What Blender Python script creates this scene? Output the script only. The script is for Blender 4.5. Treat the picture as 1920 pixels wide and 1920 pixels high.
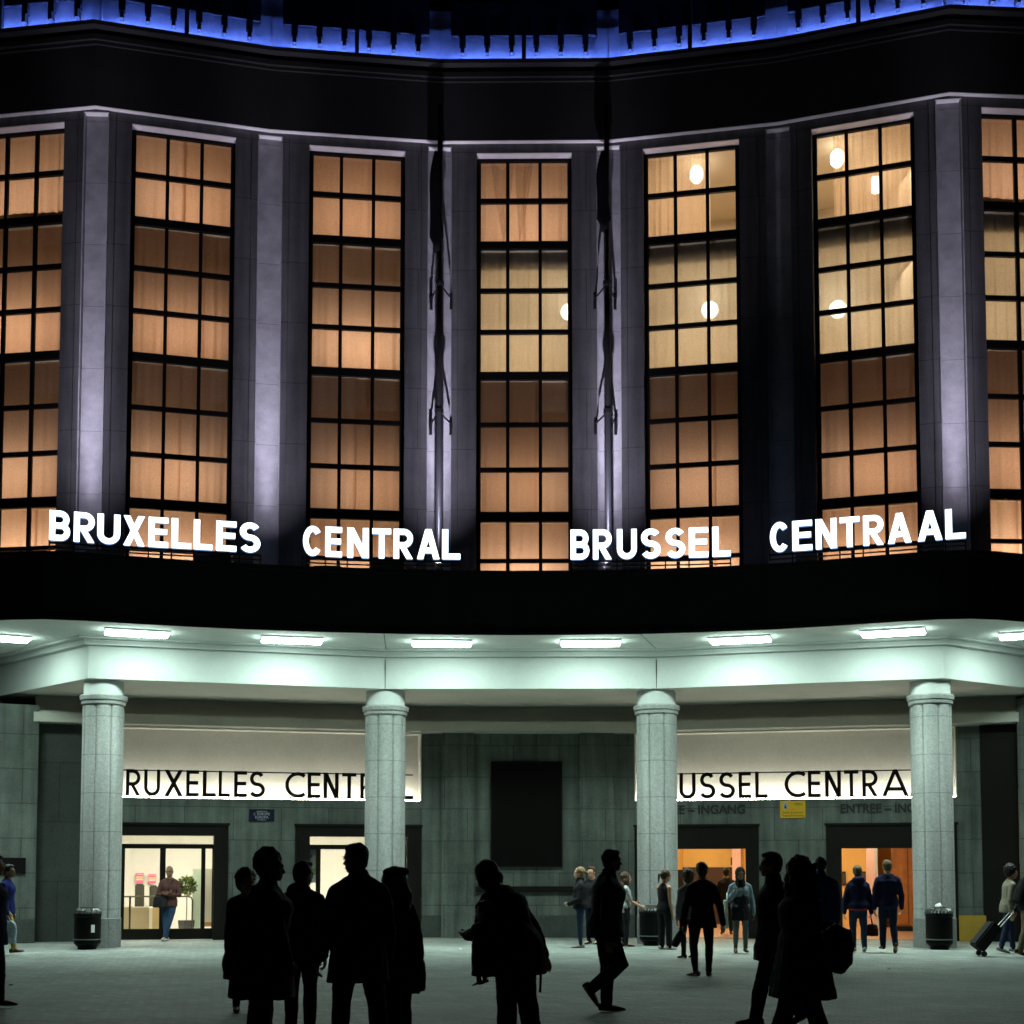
import bpy, bmesh, math, random
from mathutils import Vector, Matrix, noise
random.seed(7)
R = math.radians
PI = math.pi
sc = bpy.context.scene
C = sc.collection
for o in list(bpy.data.objects):
    bpy.data.objects.remove(o)

# ------------------------------------------------------------------ camera
F = 2600.0                      # focal length in photo pixels (frame is 1920 wide)
TH = R(3.72)                    # tilt up
HC = 1.6                        # eye height
SHIFT = (677 - F * math.tan(TH)) / 1920
cam_d = bpy.data.cameras.new('camera')
cam_d.sensor_width = 36
cam_d.lens = 36 * F / 1920
cam_d.shift_y = SHIFT
cam_d.clip_start = 0.1
cam_d.clip_end = 2000
cam = bpy.data.objects.new('camera', cam_d)
C.objects.link(cam)
cam.location = (0, 0, HC)
cam.rotation_euler = (R(90) + TH, 0, 0)
sc.camera = cam

# ------------------------------------------------------------------ night sky, exposure
w = bpy.data.worlds.new('World')
sc.world = w
w.use_nodes = True
nt = w.node_tree
bg = nt.nodes['Background']
sky = nt.nodes.new('ShaderNodeTexSky')
sky.sky_type = 'NISHITA'
sky.sun_disc = False
sky.sun_elevation = R(-8)
sky.sun_rotation = R(200)
nt.links.new(sky.outputs[0], bg.inputs[0])
bg.inputs[1].default_value = 0.004
vs = sc.view_settings
vs.view_transform = 'Standard'
vs.look = 'None'
vs.gamma = 1
vs.exposure = 0
vs.use_curve_mapping = False
sc.cycles.max_bounces = 4
sc.cycles.diffuse_bounces = 2
sc.cycles.transparent_max_bounces = 12
sc.cycles.sample_clamp_indirect = 4
sc.cycles.use_denoising = True
sc.cycles.sampling_pattern = 'BLUE_NOISE'
sc.cycles.filter_width = 1.6
sc.cycles.caustics_reflective = False
sc.cycles.caustics_refractive = False


# ------------------------------------------------------------------ photo <-> world helpers
def ray(px, py):
    u = px - 960.0
    v = 960.0 + SHIFT * 1920 - py
    return Vector((u, F * math.cos(TH) - v * math.sin(TH), F * math.sin(TH) + v * math.cos(TH)))


def atY(px, py, Y):
    d = ray(px, py)
    t = Y / d.y
    return Vector((d.x * t, Y, HC + d.z * t))


def onZ(px, py, Z):
    d = ray(px, py)
    t = (Z - HC) / d.z
    return Vector((d.x * t, d.y * t, Z))


def lerp(a, b, t):
    return a + (b - a) * t


def interp(tab, x):
    if x <= tab[0][0]:
        a, b = tab[0], tab[1]
    elif x >= tab[-1][0]:
        a, b = tab[-2], tab[-1]
    else:
        for a, b in zip(tab, tab[1:]):
            if a[0] <= x <= b[0]:
                break
    return lerp(a[1], b[1], (x - a[0]) / (b[0] - a[0]))


# ------------------------------------------------------------------ materials
def mat(name, col, rough=0.6, metal=0.0, var=0.0, vscale=3.0, bump=0.0, bscale=40.0, joints=None, spec=0.5, streak=0.0, speck=0.0, sscale=42.0):
    """Principled material; var: brightness mottling; joints: (width, height, mortar m) block joints in object x-z; streak: vertical weathering."""
    m = bpy.data.materials.new(name)
    m.use_nodes = True
    t = m.node_tree
    b = t.nodes['Principled BSDF']
    b.inputs['Roughness'].default_value = rough
    b.inputs['Metallic'].default_value = metal
    b.inputs['Specular IOR Level'].default_value = spec
    c4 = (*col, 1)
    b.inputs['Base Color'].default_value = c4
    if var or bump or joints or streak or speck:
        tc = t.nodes.new('ShaderNodeTexCoord')
        out = None
        if var:
            n = t.nodes.new('ShaderNodeTexNoise')
            n.inputs['Scale'].default_value = vscale
            n.inputs['Detail'].default_value = 6
            n.inputs['Roughness'].default_value = 0.65
            t.links.new(tc.outputs['Object'], n.inputs['Vector'])
            r = t.nodes.new('ShaderNodeMapRange')
            r.inputs['From Min'].default_value = 0.25
            r.inputs['From Max'].default_value = 0.75
            r.inputs['To Min'].default_value = 1 - var
            r.inputs['To Max'].default_value = 1 + var
            t.links.new(n.outputs['Fac'], r.inputs['Value'])
            out = r.outputs[0]
        if streak:
            mp = t.nodes.new('ShaderNodeMapping')
            mp.inputs['Scale'].default_value = (5.5, 5.5, 0.35)
            t.links.new(tc.outputs['Object'], mp.inputs['Vector'])
            n2 = t.nodes.new('ShaderNodeTexNoise')
            n2.inputs['Scale'].default_value = 1.0
            n2.inputs['Detail'].default_value = 4
            t.links.new(mp.outputs[0], n2.inputs['Vector'])
            r2 = t.nodes.new('ShaderNodeMapRange')
            r2.inputs['From Min'].default_value = 0.3
            r2.inputs['From Max'].default_value = 0.7
            r2.inputs['To Min'].default_value = 1 - streak
            r2.inputs['To Max'].default_value = 1 + streak * 0.6
            t.links.new(n2.outputs['Fac'], r2.inputs['Value'])
            if out is None:
                out = r2.outputs[0]
            else:
                mm = t.nodes.new('ShaderNodeMath')
                mm.operation = 'MULTIPLY'
                t.links.new(out, mm.inputs[0])
                t.links.new(r2.outputs[0], mm.inputs[1])
                out = mm.outputs[0]
        if speck:
            n3 = t.nodes.new('ShaderNodeTexNoise')
            n3.inputs['Scale'].default_value = sscale
            n3.inputs['Detail'].default_value = 3
            n3.inputs['Roughness'].default_value = 0.8
            t.links.new(tc.outputs['Object'], n3.inputs['Vector'])
            r3 = t.nodes.new('ShaderNodeMapRange')
            r3.inputs['From Min'].default_value = 0.35
            r3.inputs['From Max'].default_value = 0.65
            r3.inputs['To Min'].default_value = 1 - speck
            r3.inputs['To Max'].default_value = 1 + speck
            t.links.new(n3.outputs['Fac'], r3.inputs['Value'])
            if out is None:
                out = r3.outputs[0]
            else:
                mm = t.nodes.new('ShaderNodeMath')
                mm.operation = 'MULTIPLY'
                t.links.new(out, mm.inputs[0])
                t.links.new(r3.outputs[0], mm.inputs[1])
                out = mm.outputs[0]
        if joints:
            sx = t.nodes.new('ShaderNodeSeparateXYZ')
            t.links.new(tc.outputs['Object'], sx.inputs[0])
            cx = t.nodes.new('ShaderNodeCombineXYZ')
            t.links.new(sx.outputs[0], cx.inputs[0])
            t.links.new(sx.outputs[2], cx.inputs[1])
            br = t.nodes.new('ShaderNodeTexBrick')
            br.inputs['Scale'].default_value = 1
            br.inputs['Brick Width'].default_value = joints[0]
            br.inputs['Row Height'].default_value = joints[1]
            br.inputs['Mortar Size'].default_value = joints[2]
            br.inputs['Mortar Smooth'].default_value = 0.2
            br.inputs['Color1'].default_value = (1.06, 1.06, 1.06, 1)
            br.inputs['Color2'].default_value = (0.86, 0.86, 0.86, 1)
            br.inputs['Mortar'].default_value = (0.3, 0.3, 0.3, 1)
            t.links.new(cx.outputs[0], br.inputs['Vector'])
            if out is None:
                out = br.outputs['Color']
            else:
                mm = t.nodes.new('ShaderNodeMath')
                mm.operation = 'MULTIPLY'
                t.links.new(out, mm.inputs[0])
                t.links.new(br.outputs['Color'], mm.inputs[1])
                out = mm.outputs[0]
        if out is not None:
            vm = t.nodes.new('ShaderNodeVectorMath')
            vm.operation = 'SCALE'
            vm.inputs[0].default_value = col
            t.links.new(out, vm.inputs['Scale'])
            t.links.new(vm.outputs[0], b.inputs['Base Color'])
        if bump:
            nb = t.nodes.new('ShaderNodeTexNoise')
            nb.inputs['Scale'].default_value = bscale
            nb.inputs['Detail'].default_value = 4
            t.links.new(tc.outputs['Object'], nb.inputs['Vector'])
            bp = t.nodes.new('ShaderNodeBump')
            bp.inputs['Strength'].default_value = bump
            bp.inputs['Distance'].default_value = 0.02
            t.links.new(nb.outputs['Fac'], bp.inputs['Height'])
            t.links.new(bp.outputs[0], b.inputs['Normal'])
    return m


def emat(name, col, strength):
    m = bpy.data.materials.new(name)
    m.use_nodes = True
    t = m.node_tree
    t.nodes.remove(t.nodes['Principled BSDF'])
    e = t.nodes.new('ShaderNodeEmission')
    e.inputs[0].default_value = (*col, 1)
    e.inputs[1].default_value = strength
    t.links.new(e.outputs[0], t.nodes['Material Output'].inputs[0])
    return m


def glass_mat(name, tint=(0.96, 0.97, 0.96), gloss=0.06):
    m = bpy.data.materials.new(name)
    m.use_nodes = True
    t = m.node_tree
    t.nodes.remove(t.nodes['Principled BSDF'])
    tr = t.nodes.new('ShaderNodeBsdfTransparent')
    tr.inputs[0].default_value = (*tint, 1)
    gl = t.nodes.new('ShaderNodeBsdfGlossy')
    gl.inputs['Roughness'].default_value = 0.05
    mx = t.nodes.new('ShaderNodeMixShader')
    mx.inputs[0].default_value = gloss
    t.links.new(tr.outputs[0], mx.inputs[1])
    t.links.new(gl.outputs[0], mx.inputs[2])
    t.links.new(mx.outputs[0], t.nodes['Material Output'].inputs[0])
    return m


def curtain_mat(name, col, sheer=0.0, seed=0.0):
    """Hung fabric: light from the room passes through it; faint upright stripes in its colour stand in for the shading of folds."""
    m = bpy.data.materials.new(name)
    m.use_nodes = True
    t = m.node_tree
    t.nodes.remove(t.nodes['Principled BSDF'])
    tc = t.nodes.new('ShaderNodeTexCoord')
    mp = t.nodes.new('ShaderNodeMapping')
    mp.inputs['Scale'].default_value = (9, 1, 0.6)
    mp.inputs['Location'].default_value = (seed, 0, 0)
    t.links.new(tc.outputs['Object'], mp.inputs[0])
    n = t.nodes.new('ShaderNodeTexNoise')
    n.inputs['Scale'].default_value = 1
    n.inputs['Detail'].default_value = 5
    n.inputs['Roughness'].default_value = 0.6
    t.links.new(mp.outputs[0], n.inputs['Vector'])
    r = t.nodes.new('ShaderNodeMapRange')
    r.inputs['From Min'].default_value = 0.3
    r.inputs['From Max'].default_value = 0.7
    r.inputs['To Min'].default_value = 0.95
    r.inputs['To Max'].default_value = 1.03
    t.links.new(n.outputs['Fac'], r.inputs['Value'])
    vm = t.nodes.new('ShaderNodeVectorMath')
    vm.operation = 'SCALE'
    vm.inputs[0].default_value = col
    nw = t.nodes.new('ShaderNodeTexNoise')
    nw.inputs['Scale'].default_value = 48
    nw.inputs['Detail'].default_value = 3
    t.links.new(tc.outputs['Object'], nw.inputs['Vector'])
    rw = t.nodes.new('ShaderNodeMapRange')
    rw.inputs['From Min'].default_value = 0.35
    rw.inputs['From Max'].default_value = 0.65
    rw.inputs['To Min'].default_value = 0.86
    rw.inputs['To Max'].default_value = 1.12
    t.links.new(nw.outputs['Fac'], rw.inputs['Value'])
    mw = t.nodes.new('ShaderNodeMath')
    mw.operation = 'MULTIPLY'
    t.links.new(r.outputs[0], mw.inputs[0])
    t.links.new(rw.outputs[0], mw.inputs[1])
    t.links.new(mw.outputs[0], vm.inputs['Scale'])
    tl = t.nodes.new('ShaderNodeBsdfTranslucent')
    df = t.nodes.new('ShaderNodeBsdfDiffuse')
    t.links.new(vm.outputs[0], tl.inputs[0])
    df.inputs[0].default_value = (col[0] * 0.4, col[1] * 0.4, col[2] * 0.4, 1)
    mx = t.nodes.new('ShaderNodeMixShader')
    mx.inputs[0].default_value = 0.3
    t.links.new(tl.outputs[0], mx.inputs[1])
    t.links.new(df.outputs[0], mx.inputs[2])
    last = mx
    if sheer:
        tp = t.nodes.new('ShaderNodeBsdfTransparent')
        m2 = t.nodes.new('ShaderNodeMixShader')
        m2.inputs[0].default_value = sheer
        t.links.new(mx.outputs[0], m2.inputs[1])
        t.links.new(tp.outputs[0], m2.inputs[2])
        last = m2
    t.links.new(last.outputs[0], t.nodes['Material Output'].inputs[0])
    return m


M = {}
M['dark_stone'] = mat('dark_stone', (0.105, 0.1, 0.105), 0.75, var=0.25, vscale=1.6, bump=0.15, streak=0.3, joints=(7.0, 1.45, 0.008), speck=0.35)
M['pale_stone'] = mat('pale_stone', (0.42, 0.40, 0.43), 0.8, var=0.3, vscale=2.2, bump=0.1, joints=(9.0, 1.45, 0.005), speck=0.12)  # paler than the panels, part of the uplit contrast is put into colour
M['head_lit_stone'] = mat('head_lit_stone', (0.86, 0.8, 0.8), 0.8, var=0.1)  # undersides only, brightness of uplit soffits put into the colour
_t = M['pale_stone'].node_tree            # bedding of the stone: soft level bands
for n_ in _t.nodes:
    if n_.type == 'TEX_NOISE' and n_.inputs['Scale'].default_value == 2.2:
        mp_ = _t.nodes.new('ShaderNodeMapping')
        mp_.inputs['Scale'].default_value = (0.25, 0.25, 2.6)
        src = n_.inputs['Vector'].links[0].from_socket
        _t.links.new(src, mp_.inputs[0])
        _t.links.new(mp_.outputs[0], n_.inputs['Vector'])
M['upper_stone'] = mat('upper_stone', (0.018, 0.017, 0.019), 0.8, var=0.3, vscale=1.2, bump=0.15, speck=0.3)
M['fascia'] = mat('fascia', (0.02, 0.02, 0.021), 0.7, var=0.25, vscale=1.0)
M['attic'] = mat('attic', (0.5, 0.5, 0.52), 0.8, var=0.2, vscale=3, speck=0.15)
M['frame'] = mat('bronze_frame', (0.006, 0.005, 0.005), 0.6, spec=0.15)
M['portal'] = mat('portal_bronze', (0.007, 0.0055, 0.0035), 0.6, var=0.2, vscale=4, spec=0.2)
M['glass'] = glass_mat('window_glass')
M['plaster'] = mat('white_plaster', (0.6, 0.63, 0.61), 0.85, var=0.06, vscale=1.5, speck=0.06)
M['cream'] = mat('cream_plaster', (0.63, 0.61, 0.54), 0.85, var=0.07, vscale=1.3, speck=0.09)
M['granite'] = mat('column_granite', (0.33, 0.34, 0.33), 0.55, var=0.2, vscale=14, bump=0.1, bscale=60, streak=0.18, speck=0.22)
M['granite_band'] = mat('column_plinth', (0.19, 0.2, 0.195), 0.55, var=0.25, vscale=18, speck=0.3)
M['block'] = mat('wall_blocks', (0.115, 0.135, 0.121), 0.65, var=0.42, vscale=1.3, bump=0.12, bscale=50, joints=(1.15, 0.8, 0.009), streak=0.4, speck=0.36)
M['block_low'] = mat('wall_plinth', (0.052, 0.061, 0.054), 0.6, var=0.3, vscale=3, joints=(1.6, 2.0, 0.009), speck=0.4)
M['black_board'] = mat('black_board', (0.006, 0.005, 0.005), 0.8, spec=0.1)
M['black'] = mat('black_paint', (0.012, 0.012, 0.013), 0.4)
M['steel'] = mat('steel', (0.5, 0.5, 0.5), 0.35, 0.9)
M['room'] = mat('room_wall', (0.62, 0.5, 0.33), 0.9)
M['letter'] = emat('lit_letter', (0.78, 0.9, 1.0), 3.2)
M['letter_side'] = emat('letter_side_glow', (0.3, 0.55, 1.0), 0.55)
M['led'] = emat('blue_led', (0.11, 0.21, 1.0), 330)
M['tube'] = emat('ceiling_tube', (0.74, 1.0, 0.89), 46)
M['tube_side'] = emat('ceiling_tube_side', (0.74, 1.0, 0.89), 19)
M['trough'] = emat('cove_tube', (0.99, 0.95, 0.82), 54)
M['globe'] = emat('lamp_globe', (1.0, 0.88, 0.68), 9)
M['shoplamp'] = emat('shop_lamp', (1.0, 0.93, 0.8), 58)
M['halllamp'] = emat('hall_lamp', (1.0, 0.82, 0.55), 34)


# ------------------------------------------------------------------ object helpers
def link(o, parent=None):
    C.objects.link(o)
    if parent:
        o.parent = parent
    return o


def mk(name, bm, mats, parent=None, mtx=None, smooth=False):
    me = bpy.data.meshes.new(name)
    bmesh.ops.recalc_face_normals(bm, faces=bm.faces)
    bm.to_mesh(me)
    bm.free()
    for m in (mats if isinstance(mats, (list, tuple)) else [mats]):
        me.materials.append(m)
    if smooth:
        me.polygons.foreach_set('use_smooth', [True] * len(me.polygons))
    o = bpy.data.objects.new(name, me)
    link(o, parent)
    if mtx is not None:
        o.matrix_basis = mtx
    return o


def empty(name, loc=(0, 0, 0), rz=0.0):
    o = bpy.data.objects.new(name, None)
    o.empty_display_size = 0.2
    C.objects.link(o)
    o.location = loc
    o.rotation_euler = (0, 0, rz)
    return o


def tag(o, label=None, cat=None, group=None, kind=None):
    if label:
        o['label'] = label
    if cat:
        o['category'] = cat
    if group:
        o['group'] = group
    if kind:
        o['kind'] = kind
    return o


def box(bm, x0, x1, y0, y1, z0, z1, mi=0, mtx=None):
    vs_ = [Vector((x, y, z)) for x in (x0, x1) for y in (y0, y1) for z in (z0, z1)]
    if mtx is not None:
        vs_ = [mtx @ v for v in vs_]
    v = [bm.verts.new(p) for p in vs_]
    for q in ((0, 1, 3, 2), (4, 6, 7, 5), (0, 4, 5, 1), (2, 3, 7, 6), (0, 2, 6, 4), (1, 5, 7, 3)):
        f = bm.faces.new([v[i] for i in q])
        f.material_index = mi
    return v


def rbox(name, dims, mtx, m, parent=None, bevel=0.01):
    x0, x1, y0, y1, z0, z1 = dims
    bm = bmesh.new()
    box(bm, *dims)
    if bevel:
        bmesh.ops.bevel(bm, geom=bm.edges[:], offset=bevel, segments=2, affect='EDGES', profile=0.7)
    return mk(name, bm, m, parent, mtx)


def loft(bm, rings, seg=16, mi=0, cap=True):
    """rings: (centre, half-axis a, half-axis b)"""
    prev = None
    first = None
    for c, a, b in rings:
        cur = [bm.verts.new(c + a * math.cos(2 * PI * i / seg) + b * math.sin(2 * PI * i / seg)) for i in range(seg)]
        if prev:
            for i in range(seg):
                f = bm.faces.new((prev[i], prev[(i + 1) % seg], cur[(i + 1) % seg], cur[i]))
                f.material_index = mi
        else:
            first = cur
        prev = cur
    if cap:
        bm.faces.new(first[::-1]).material_index = mi
        bm.faces.new(prev).material_index = mi


def lathe(bm, prof, seg=24, mi=0, c=(0, 0)):
    loft(bm, [(Vector((c[0], c[1], z)), Vector((r, 0, 0)), Vector((0, r, 0))) for r, z in prof], seg, mi)


def tube(bm, pts, rads, seg=10, mi=0, round_ends=True):
    """A tapered limb along points; ends rounded."""
    pts = [Vector(p) for p in pts]
    n = len(pts)
    rings = []
    ref = None
    for i in range(n):
        t = (pts[min(i + 1, n - 1)] - pts[max(i - 1, 0)]).normalized()
        if ref is None:
            ref = Vector((1, 0, 0)) if abs(t.x) < 0.8 else Vector((0, 1, 0))
        a = (ref - t * ref.dot(t)).normalized()
        b = t.cross(a)
        r = rads[i] if not isinstance(rads, (int, float)) else rads
        if i == 0 and round_ends:
            rings.append((pts[0] - t * r * 0.85, a * r * 0.5, b * r * 0.5))
            rings.append((pts[0] - t * r * 0.5, a * r * 0.86, b * r * 0.86))
        rings.append((pts[i], a * r, b * r))
        if i == n - 1 and round_ends:
            rings.append((pts[i] + t * r * 0.5, a * r * 0.86, b * r * 0.86))
            rings.append((pts[i] + t * r * 0.85, a * r * 0.5, b * r * 0.5))
    loft(bm, rings, seg, mi)


def ball(bm, c, rx, ry, rz, seg=16, mi=0, rot=None):
    c = Vector(c)
    rings = []
    for k in range(1, 12):
        t = PI * k / 12
        p = Vector((0, 0, -rz * math.cos(t)))
        a = Vector((rx * math.sin(t), 0, 0))
        b = Vector((0, ry * math.sin(t), 0))
        if rot:
            p, a, b = rot @ p, rot @ a, rot @ b
        rings.append((c + p, a, b))
    loft(bm, rings, seg, mi)


class Facet:
    """A vertical wall plane from plan point A to B: local x along it, y into the building, z up."""
    def __init__(s, A, B):
        s.A = Vector((A[0], A[1], 0))
        s.B = Vector((B[0], B[1], 0))
        s.u = (s.B - s.A).normalized()
        s.L = (s.B - s.A).length
        s.i = Vector((-s.u.y, s.u.x, 0))
        s.M = Matrix(((s.u.x, s.i.x, 0, s.A.x), (s.u.y, s.i.y, 0, s.A.y), (0, 0, 1, 0), (0, 0, 0, 1)))

    def hit(s, px, py, y=0.0):
        d = ray(px, py)
        P0 = s.A + s.i * y
        t = (P0 - Vector((0, 0, HC))).dot(s.i) / d.dot(s.i)
        p = Vector((0, 0, HC)) + d * t
        return (p - s.A).dot(s.u), p.z

    def w(s, x, y, z):
        return s.M @ Vector((x, y, z))


def offset_poly(pts, d):
    """Shift an open plan polyline by d towards the camera side (right of its direction)."""
    out = []
    n = len(pts)
    for i in range(n):
        dirs = []
        if i > 0:
            dirs.append((pts[i] - pts[i - 1]).normalized())
        if i < n - 1:
            dirs.append((pts[i + 1] - pts[i]).normalized())
        ns = [Vector((q.y, -q.x)) for q in dirs]
        nn = sum(ns, Vector((0, 0))).normalized()
        out.append(pts[i] + nn * (d / max(0.4, nn.dot(ns[0]))))
    return out


def strip(bm, front, back, z0, z1, mi=0, mi_bottom=None):
    """Solid between two plan polylines, z0 to z1."""
    n = len(front)
    fb = [bm.verts.new((p.x, p.y, z0)) for p in front]
    ft = [bm.verts.new((p.x, p.y, z1)) for p in front]
    bb = [bm.verts.new((p.x, p.y, z0)) for p in back]
    bt = [bm.verts.new((p.x, p.y, z1)) for p in back]
    for i in range(n - 1):
        for k, q in enumerate(((fb[i], fb[i + 1], ft[i + 1], ft[i]), (ft[i], ft[i + 1], bt[i + 1], bt[i]),
                               (bt[i], bt[i + 1], bb[i + 1], bb[i]), (bb[i], bb[i + 1], fb[i + 1], fb[i]))):
            f = bm.faces.new(q)
            f.material_index = mi_bottom if (k == 3 and mi_bottom is not None) else mi
    bm.faces.new((fb[0], ft[0], bt[0], bb[0])).material_index = mi
    bm.faces.new((fb[-1], bb[-1], bt[-1], ft[-1])).material_index = mi


# ================================================================== ground
bm = bmesh.new()
box(bm, -70, 70, -30, 90, -0.5, 0.0)
pm = bpy.data.materials.new('paving')
pm.use_nodes = True
t = pm.node_tree
b = t.nodes['Principled BSDF']
b.inputs['Roughness'].default_value = 0.62
tc = t.nodes.new('ShaderNodeTexCoord')
mp = t.nodes.new('ShaderNodeMapping')
mp.inputs['Rotation'].default_value = (0, 0, R(33))
t.links.new(tc.outputs['Object'], mp.inputs[0])
br = t.nodes.new('ShaderNodeTexBrick')
br.inputs['Scale'].default_value = 1
br.inputs['Brick Width'].default_value = 0.22
br.inputs['Row Height'].default_value = 0.11
br.inputs['Mortar Size'].default_value = 0.005
br.inputs['Color1'].default_value = (0.25, 0.285, 0.262, 1)
br.inputs['Color2'].default_value = (0.165, 0.185, 0.17, 1)
br.inputs['Mortar'].default_value = (0.06, 0.065, 0.06, 1)
t.links.new(mp.outputs[0], br.inputs['Vector'])
n1 = t.nodes.new('ShaderNodeTexNoise')
n1.inputs['Scale'].default_value = 0.55
n1.inputs['Detail'].default_value = 8
n1.inputs['Roughness'].default_value = 0.7
t.links.new(tc.outputs['Object'], n1.inputs['Vector'])
r1 = t.nodes.new('ShaderNodeMapRange')
r1.inputs['From Min'].default_value = 0.3
r1.inputs['From Max'].default_value = 0.7
r1.inputs['To Min'].default_value = 0.6
r1.inputs['To Max'].default_value = 1.35
t.links.new(n1.outputs['Fac'], r1.inputs['Value'])
vm = t.nodes.new('ShaderNodeVectorMath')
vm.operation = 'SCALE'
n9 = t.nodes.new('ShaderNodeTexNoise')
n9.inputs['Scale'].default_value = 26
n9.inputs['Detail'].default_value = 4
n9.inputs['Roughness'].default_value = 0.85
t.links.new(tc.outputs['Object'], n9.inputs['Vector'])
r9 = t.nodes.new('ShaderNodeMapRange')
r9.inputs['From Min'].default_value = 0.35
r9.inputs['From Max'].default_value = 0.65
r9.inputs['To Min'].default_value = 0.5
r9.inputs['To Max'].default_value = 1.5
t.links.new(n9.outputs['Fac'], r9.inputs['Value'])
m9 = t.nodes.new('ShaderNodeMath')
m9.operation = 'MULTIPLY'
t.links.new(r1.outputs[0], m9.inputs[0])
t.links.new(r9.outputs[0], m9.inputs[1])
t.links.new(br.outputs['Color'], vm.inputs[0])
t.links.new(m9.outputs[0], vm.inputs['Scale'])
t.links.new(vm.outputs[0], b.inputs['Base Color'])
bp = t.nodes.new('ShaderNodeBump')
bp.inputs['Strength'].default_value = 0.5
bp.inputs['Distance'].default_value = 0.006
t.links.new(br.outputs['Color'], bp.inputs['Height'])
t.links.new(bp.outputs[0], b.inputs['Normal'])
tag(mk('pavement', bm, pm), kind='structure')

# ================================================================== station building
ST = tag(empty('station_building'), 'grey stone station with concave facade of tall lit windows above a deep dark canopy', 'station')

# ---- plan anchors
ZS = atY(960, 1189, 29.0).z          # canopy soffit height
ZB = atY(977, 1292.5, 31.3).z        # beam bottom / porch ceiling
edge_px = [(-420, 1196), (-250, 1179), (-120, 1168), (-40, 1162.5), (20, 1160), (80, 1159), (160, 1162), (240, 1167), (360, 1173.5), (480, 1179), (600, 1183),
           (720, 1186), (840, 1188.3), (960, 1189), (1080, 1188.4), (1200, 1187), (1320, 1183.6), (1440, 1179), (1560, 1172), (1680, 1164),
           (1760, 1159.5), (1820, 1158.2), (1870, 1160), (1920, 1164), (2000, 1170), (2110, 1179), (2280, 1196)]
EDGE = [onZ(x, y, ZS) for x, y in edge_px]
EDGE2 = [Vector((p.x, p.y)) for p in EDGE]
ZT = atY(960, 1071, EDGE2[13].y).z   # canopy top
beam_px = [(-260, 1352), (0, 1305), (165, 1272), (722, 1292), (1231, 1291.5), (1770, 1272), (1920, 1290), (2150, 1320)]
BEAM = [onZ(x, y, ZB) for x, y in beam_px]
BEAM2 = [Vector((p.x, p.y)) for p in BEAM]

# ---- canopy: soffit slab + dark fascia
back = [Vector((p.x * 1.02, 33.8)) for p in EDGE2]
M['soffit'] = mat('soffit_paint', (0.86, 0.89, 0.85), 0.85, var=0.13, vscale=0.6, speck=0.09)
bm = bmesh.new()
inner = offset_poly(EDGE2, -0.012)
strip(bm, inner, back, ZS, ZT - 0.03)
mk('canopy_soffit', bm, M['soffit'], ST)
bm = bmesh.new()
strip(bm, EDGE2, offset_poly(EDGE2, -0.01), ZS - 0.02, ZT)
strip(bm, offset_poly(EDGE2, 0.035), offset_poly(EDGE2, 0.002), ZT - 0.09, ZT + 0.004)
strip(bm, offset_poly(EDGE2, 0.03), offset_poly(EDGE2, 0.002), ZS - 0.024, ZS + 0.05)
mk('canopy_fascia', bm, M['fascia'], ST)

# ---- frieze (front of the beam), mouldings, porch ceiling
pb = [Vector((-16, 36.0)), Vector((-13.0, 36.0))] + [Vector((p.x * 1.1, 36.0)) for p in BEAM2[2:6]] + [Vector((13.0, 36.0)), Vector((16, 36.0))]
bm = bmesh.new()
strip(bm, BEAM2, pb, ZB, ZS + 0.3, 0, 1)
mk('porch_ceiling', bm, [M['plaster'], mat('ceiling_cream', (0.84, 0.79, 0.7), 0.9, var=0.08, vscale=0.8)], ST)
bm = bmesh.new()
strip(bm, offset_poly(BEAM2, 0.014), offset_poly(BEAM2, 0.001), ZB + 0.004, ZB + 0.30)
mk('frieze_band', bm, M['plaster'], ST)
for k, (d, a, c) in enumerate(((0.34, 0.0, 0.045), (0.16, 0.045, 0.15))):
    bm = bmesh.new()
    strip(bm, offset_poly(BEAM2, d), offset_poly(BEAM2, -0.01), ZS - c, ZS - a + 0.001)
    mk('moulding', bm, M['plaster'], ST)
for i in (3, 4):                     # expansion joints on the frieze and the soffit
    bm = bmesh.new()
    p = offset_poly(BEAM2, 0.017)[i]
    box(bm, p.x - 0.006, p.x + 0.006, p.y - 0.002, p.y + 0.02, ZB, ZS - 0.2)
    mk('joint', bm, M['black'], ST)
    e_ = min(EDGE2, key=lambda q: abs(q.x - p.x * 0.955))
    t0_, t1_ = offset_poly(EDGE2, -0.05)[EDGE2.index(e_)], offset_poly(BEAM2, 0.36)[i]
    F_ = Facet(t0_, t1_)
    bm = bmesh.new()
    box(bm, 0, F_.L, -0.007, 0.007, ZS - 0.004, ZS + 0.01)
    mk('joint', bm, M['black'], ST, F_.M)

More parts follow.
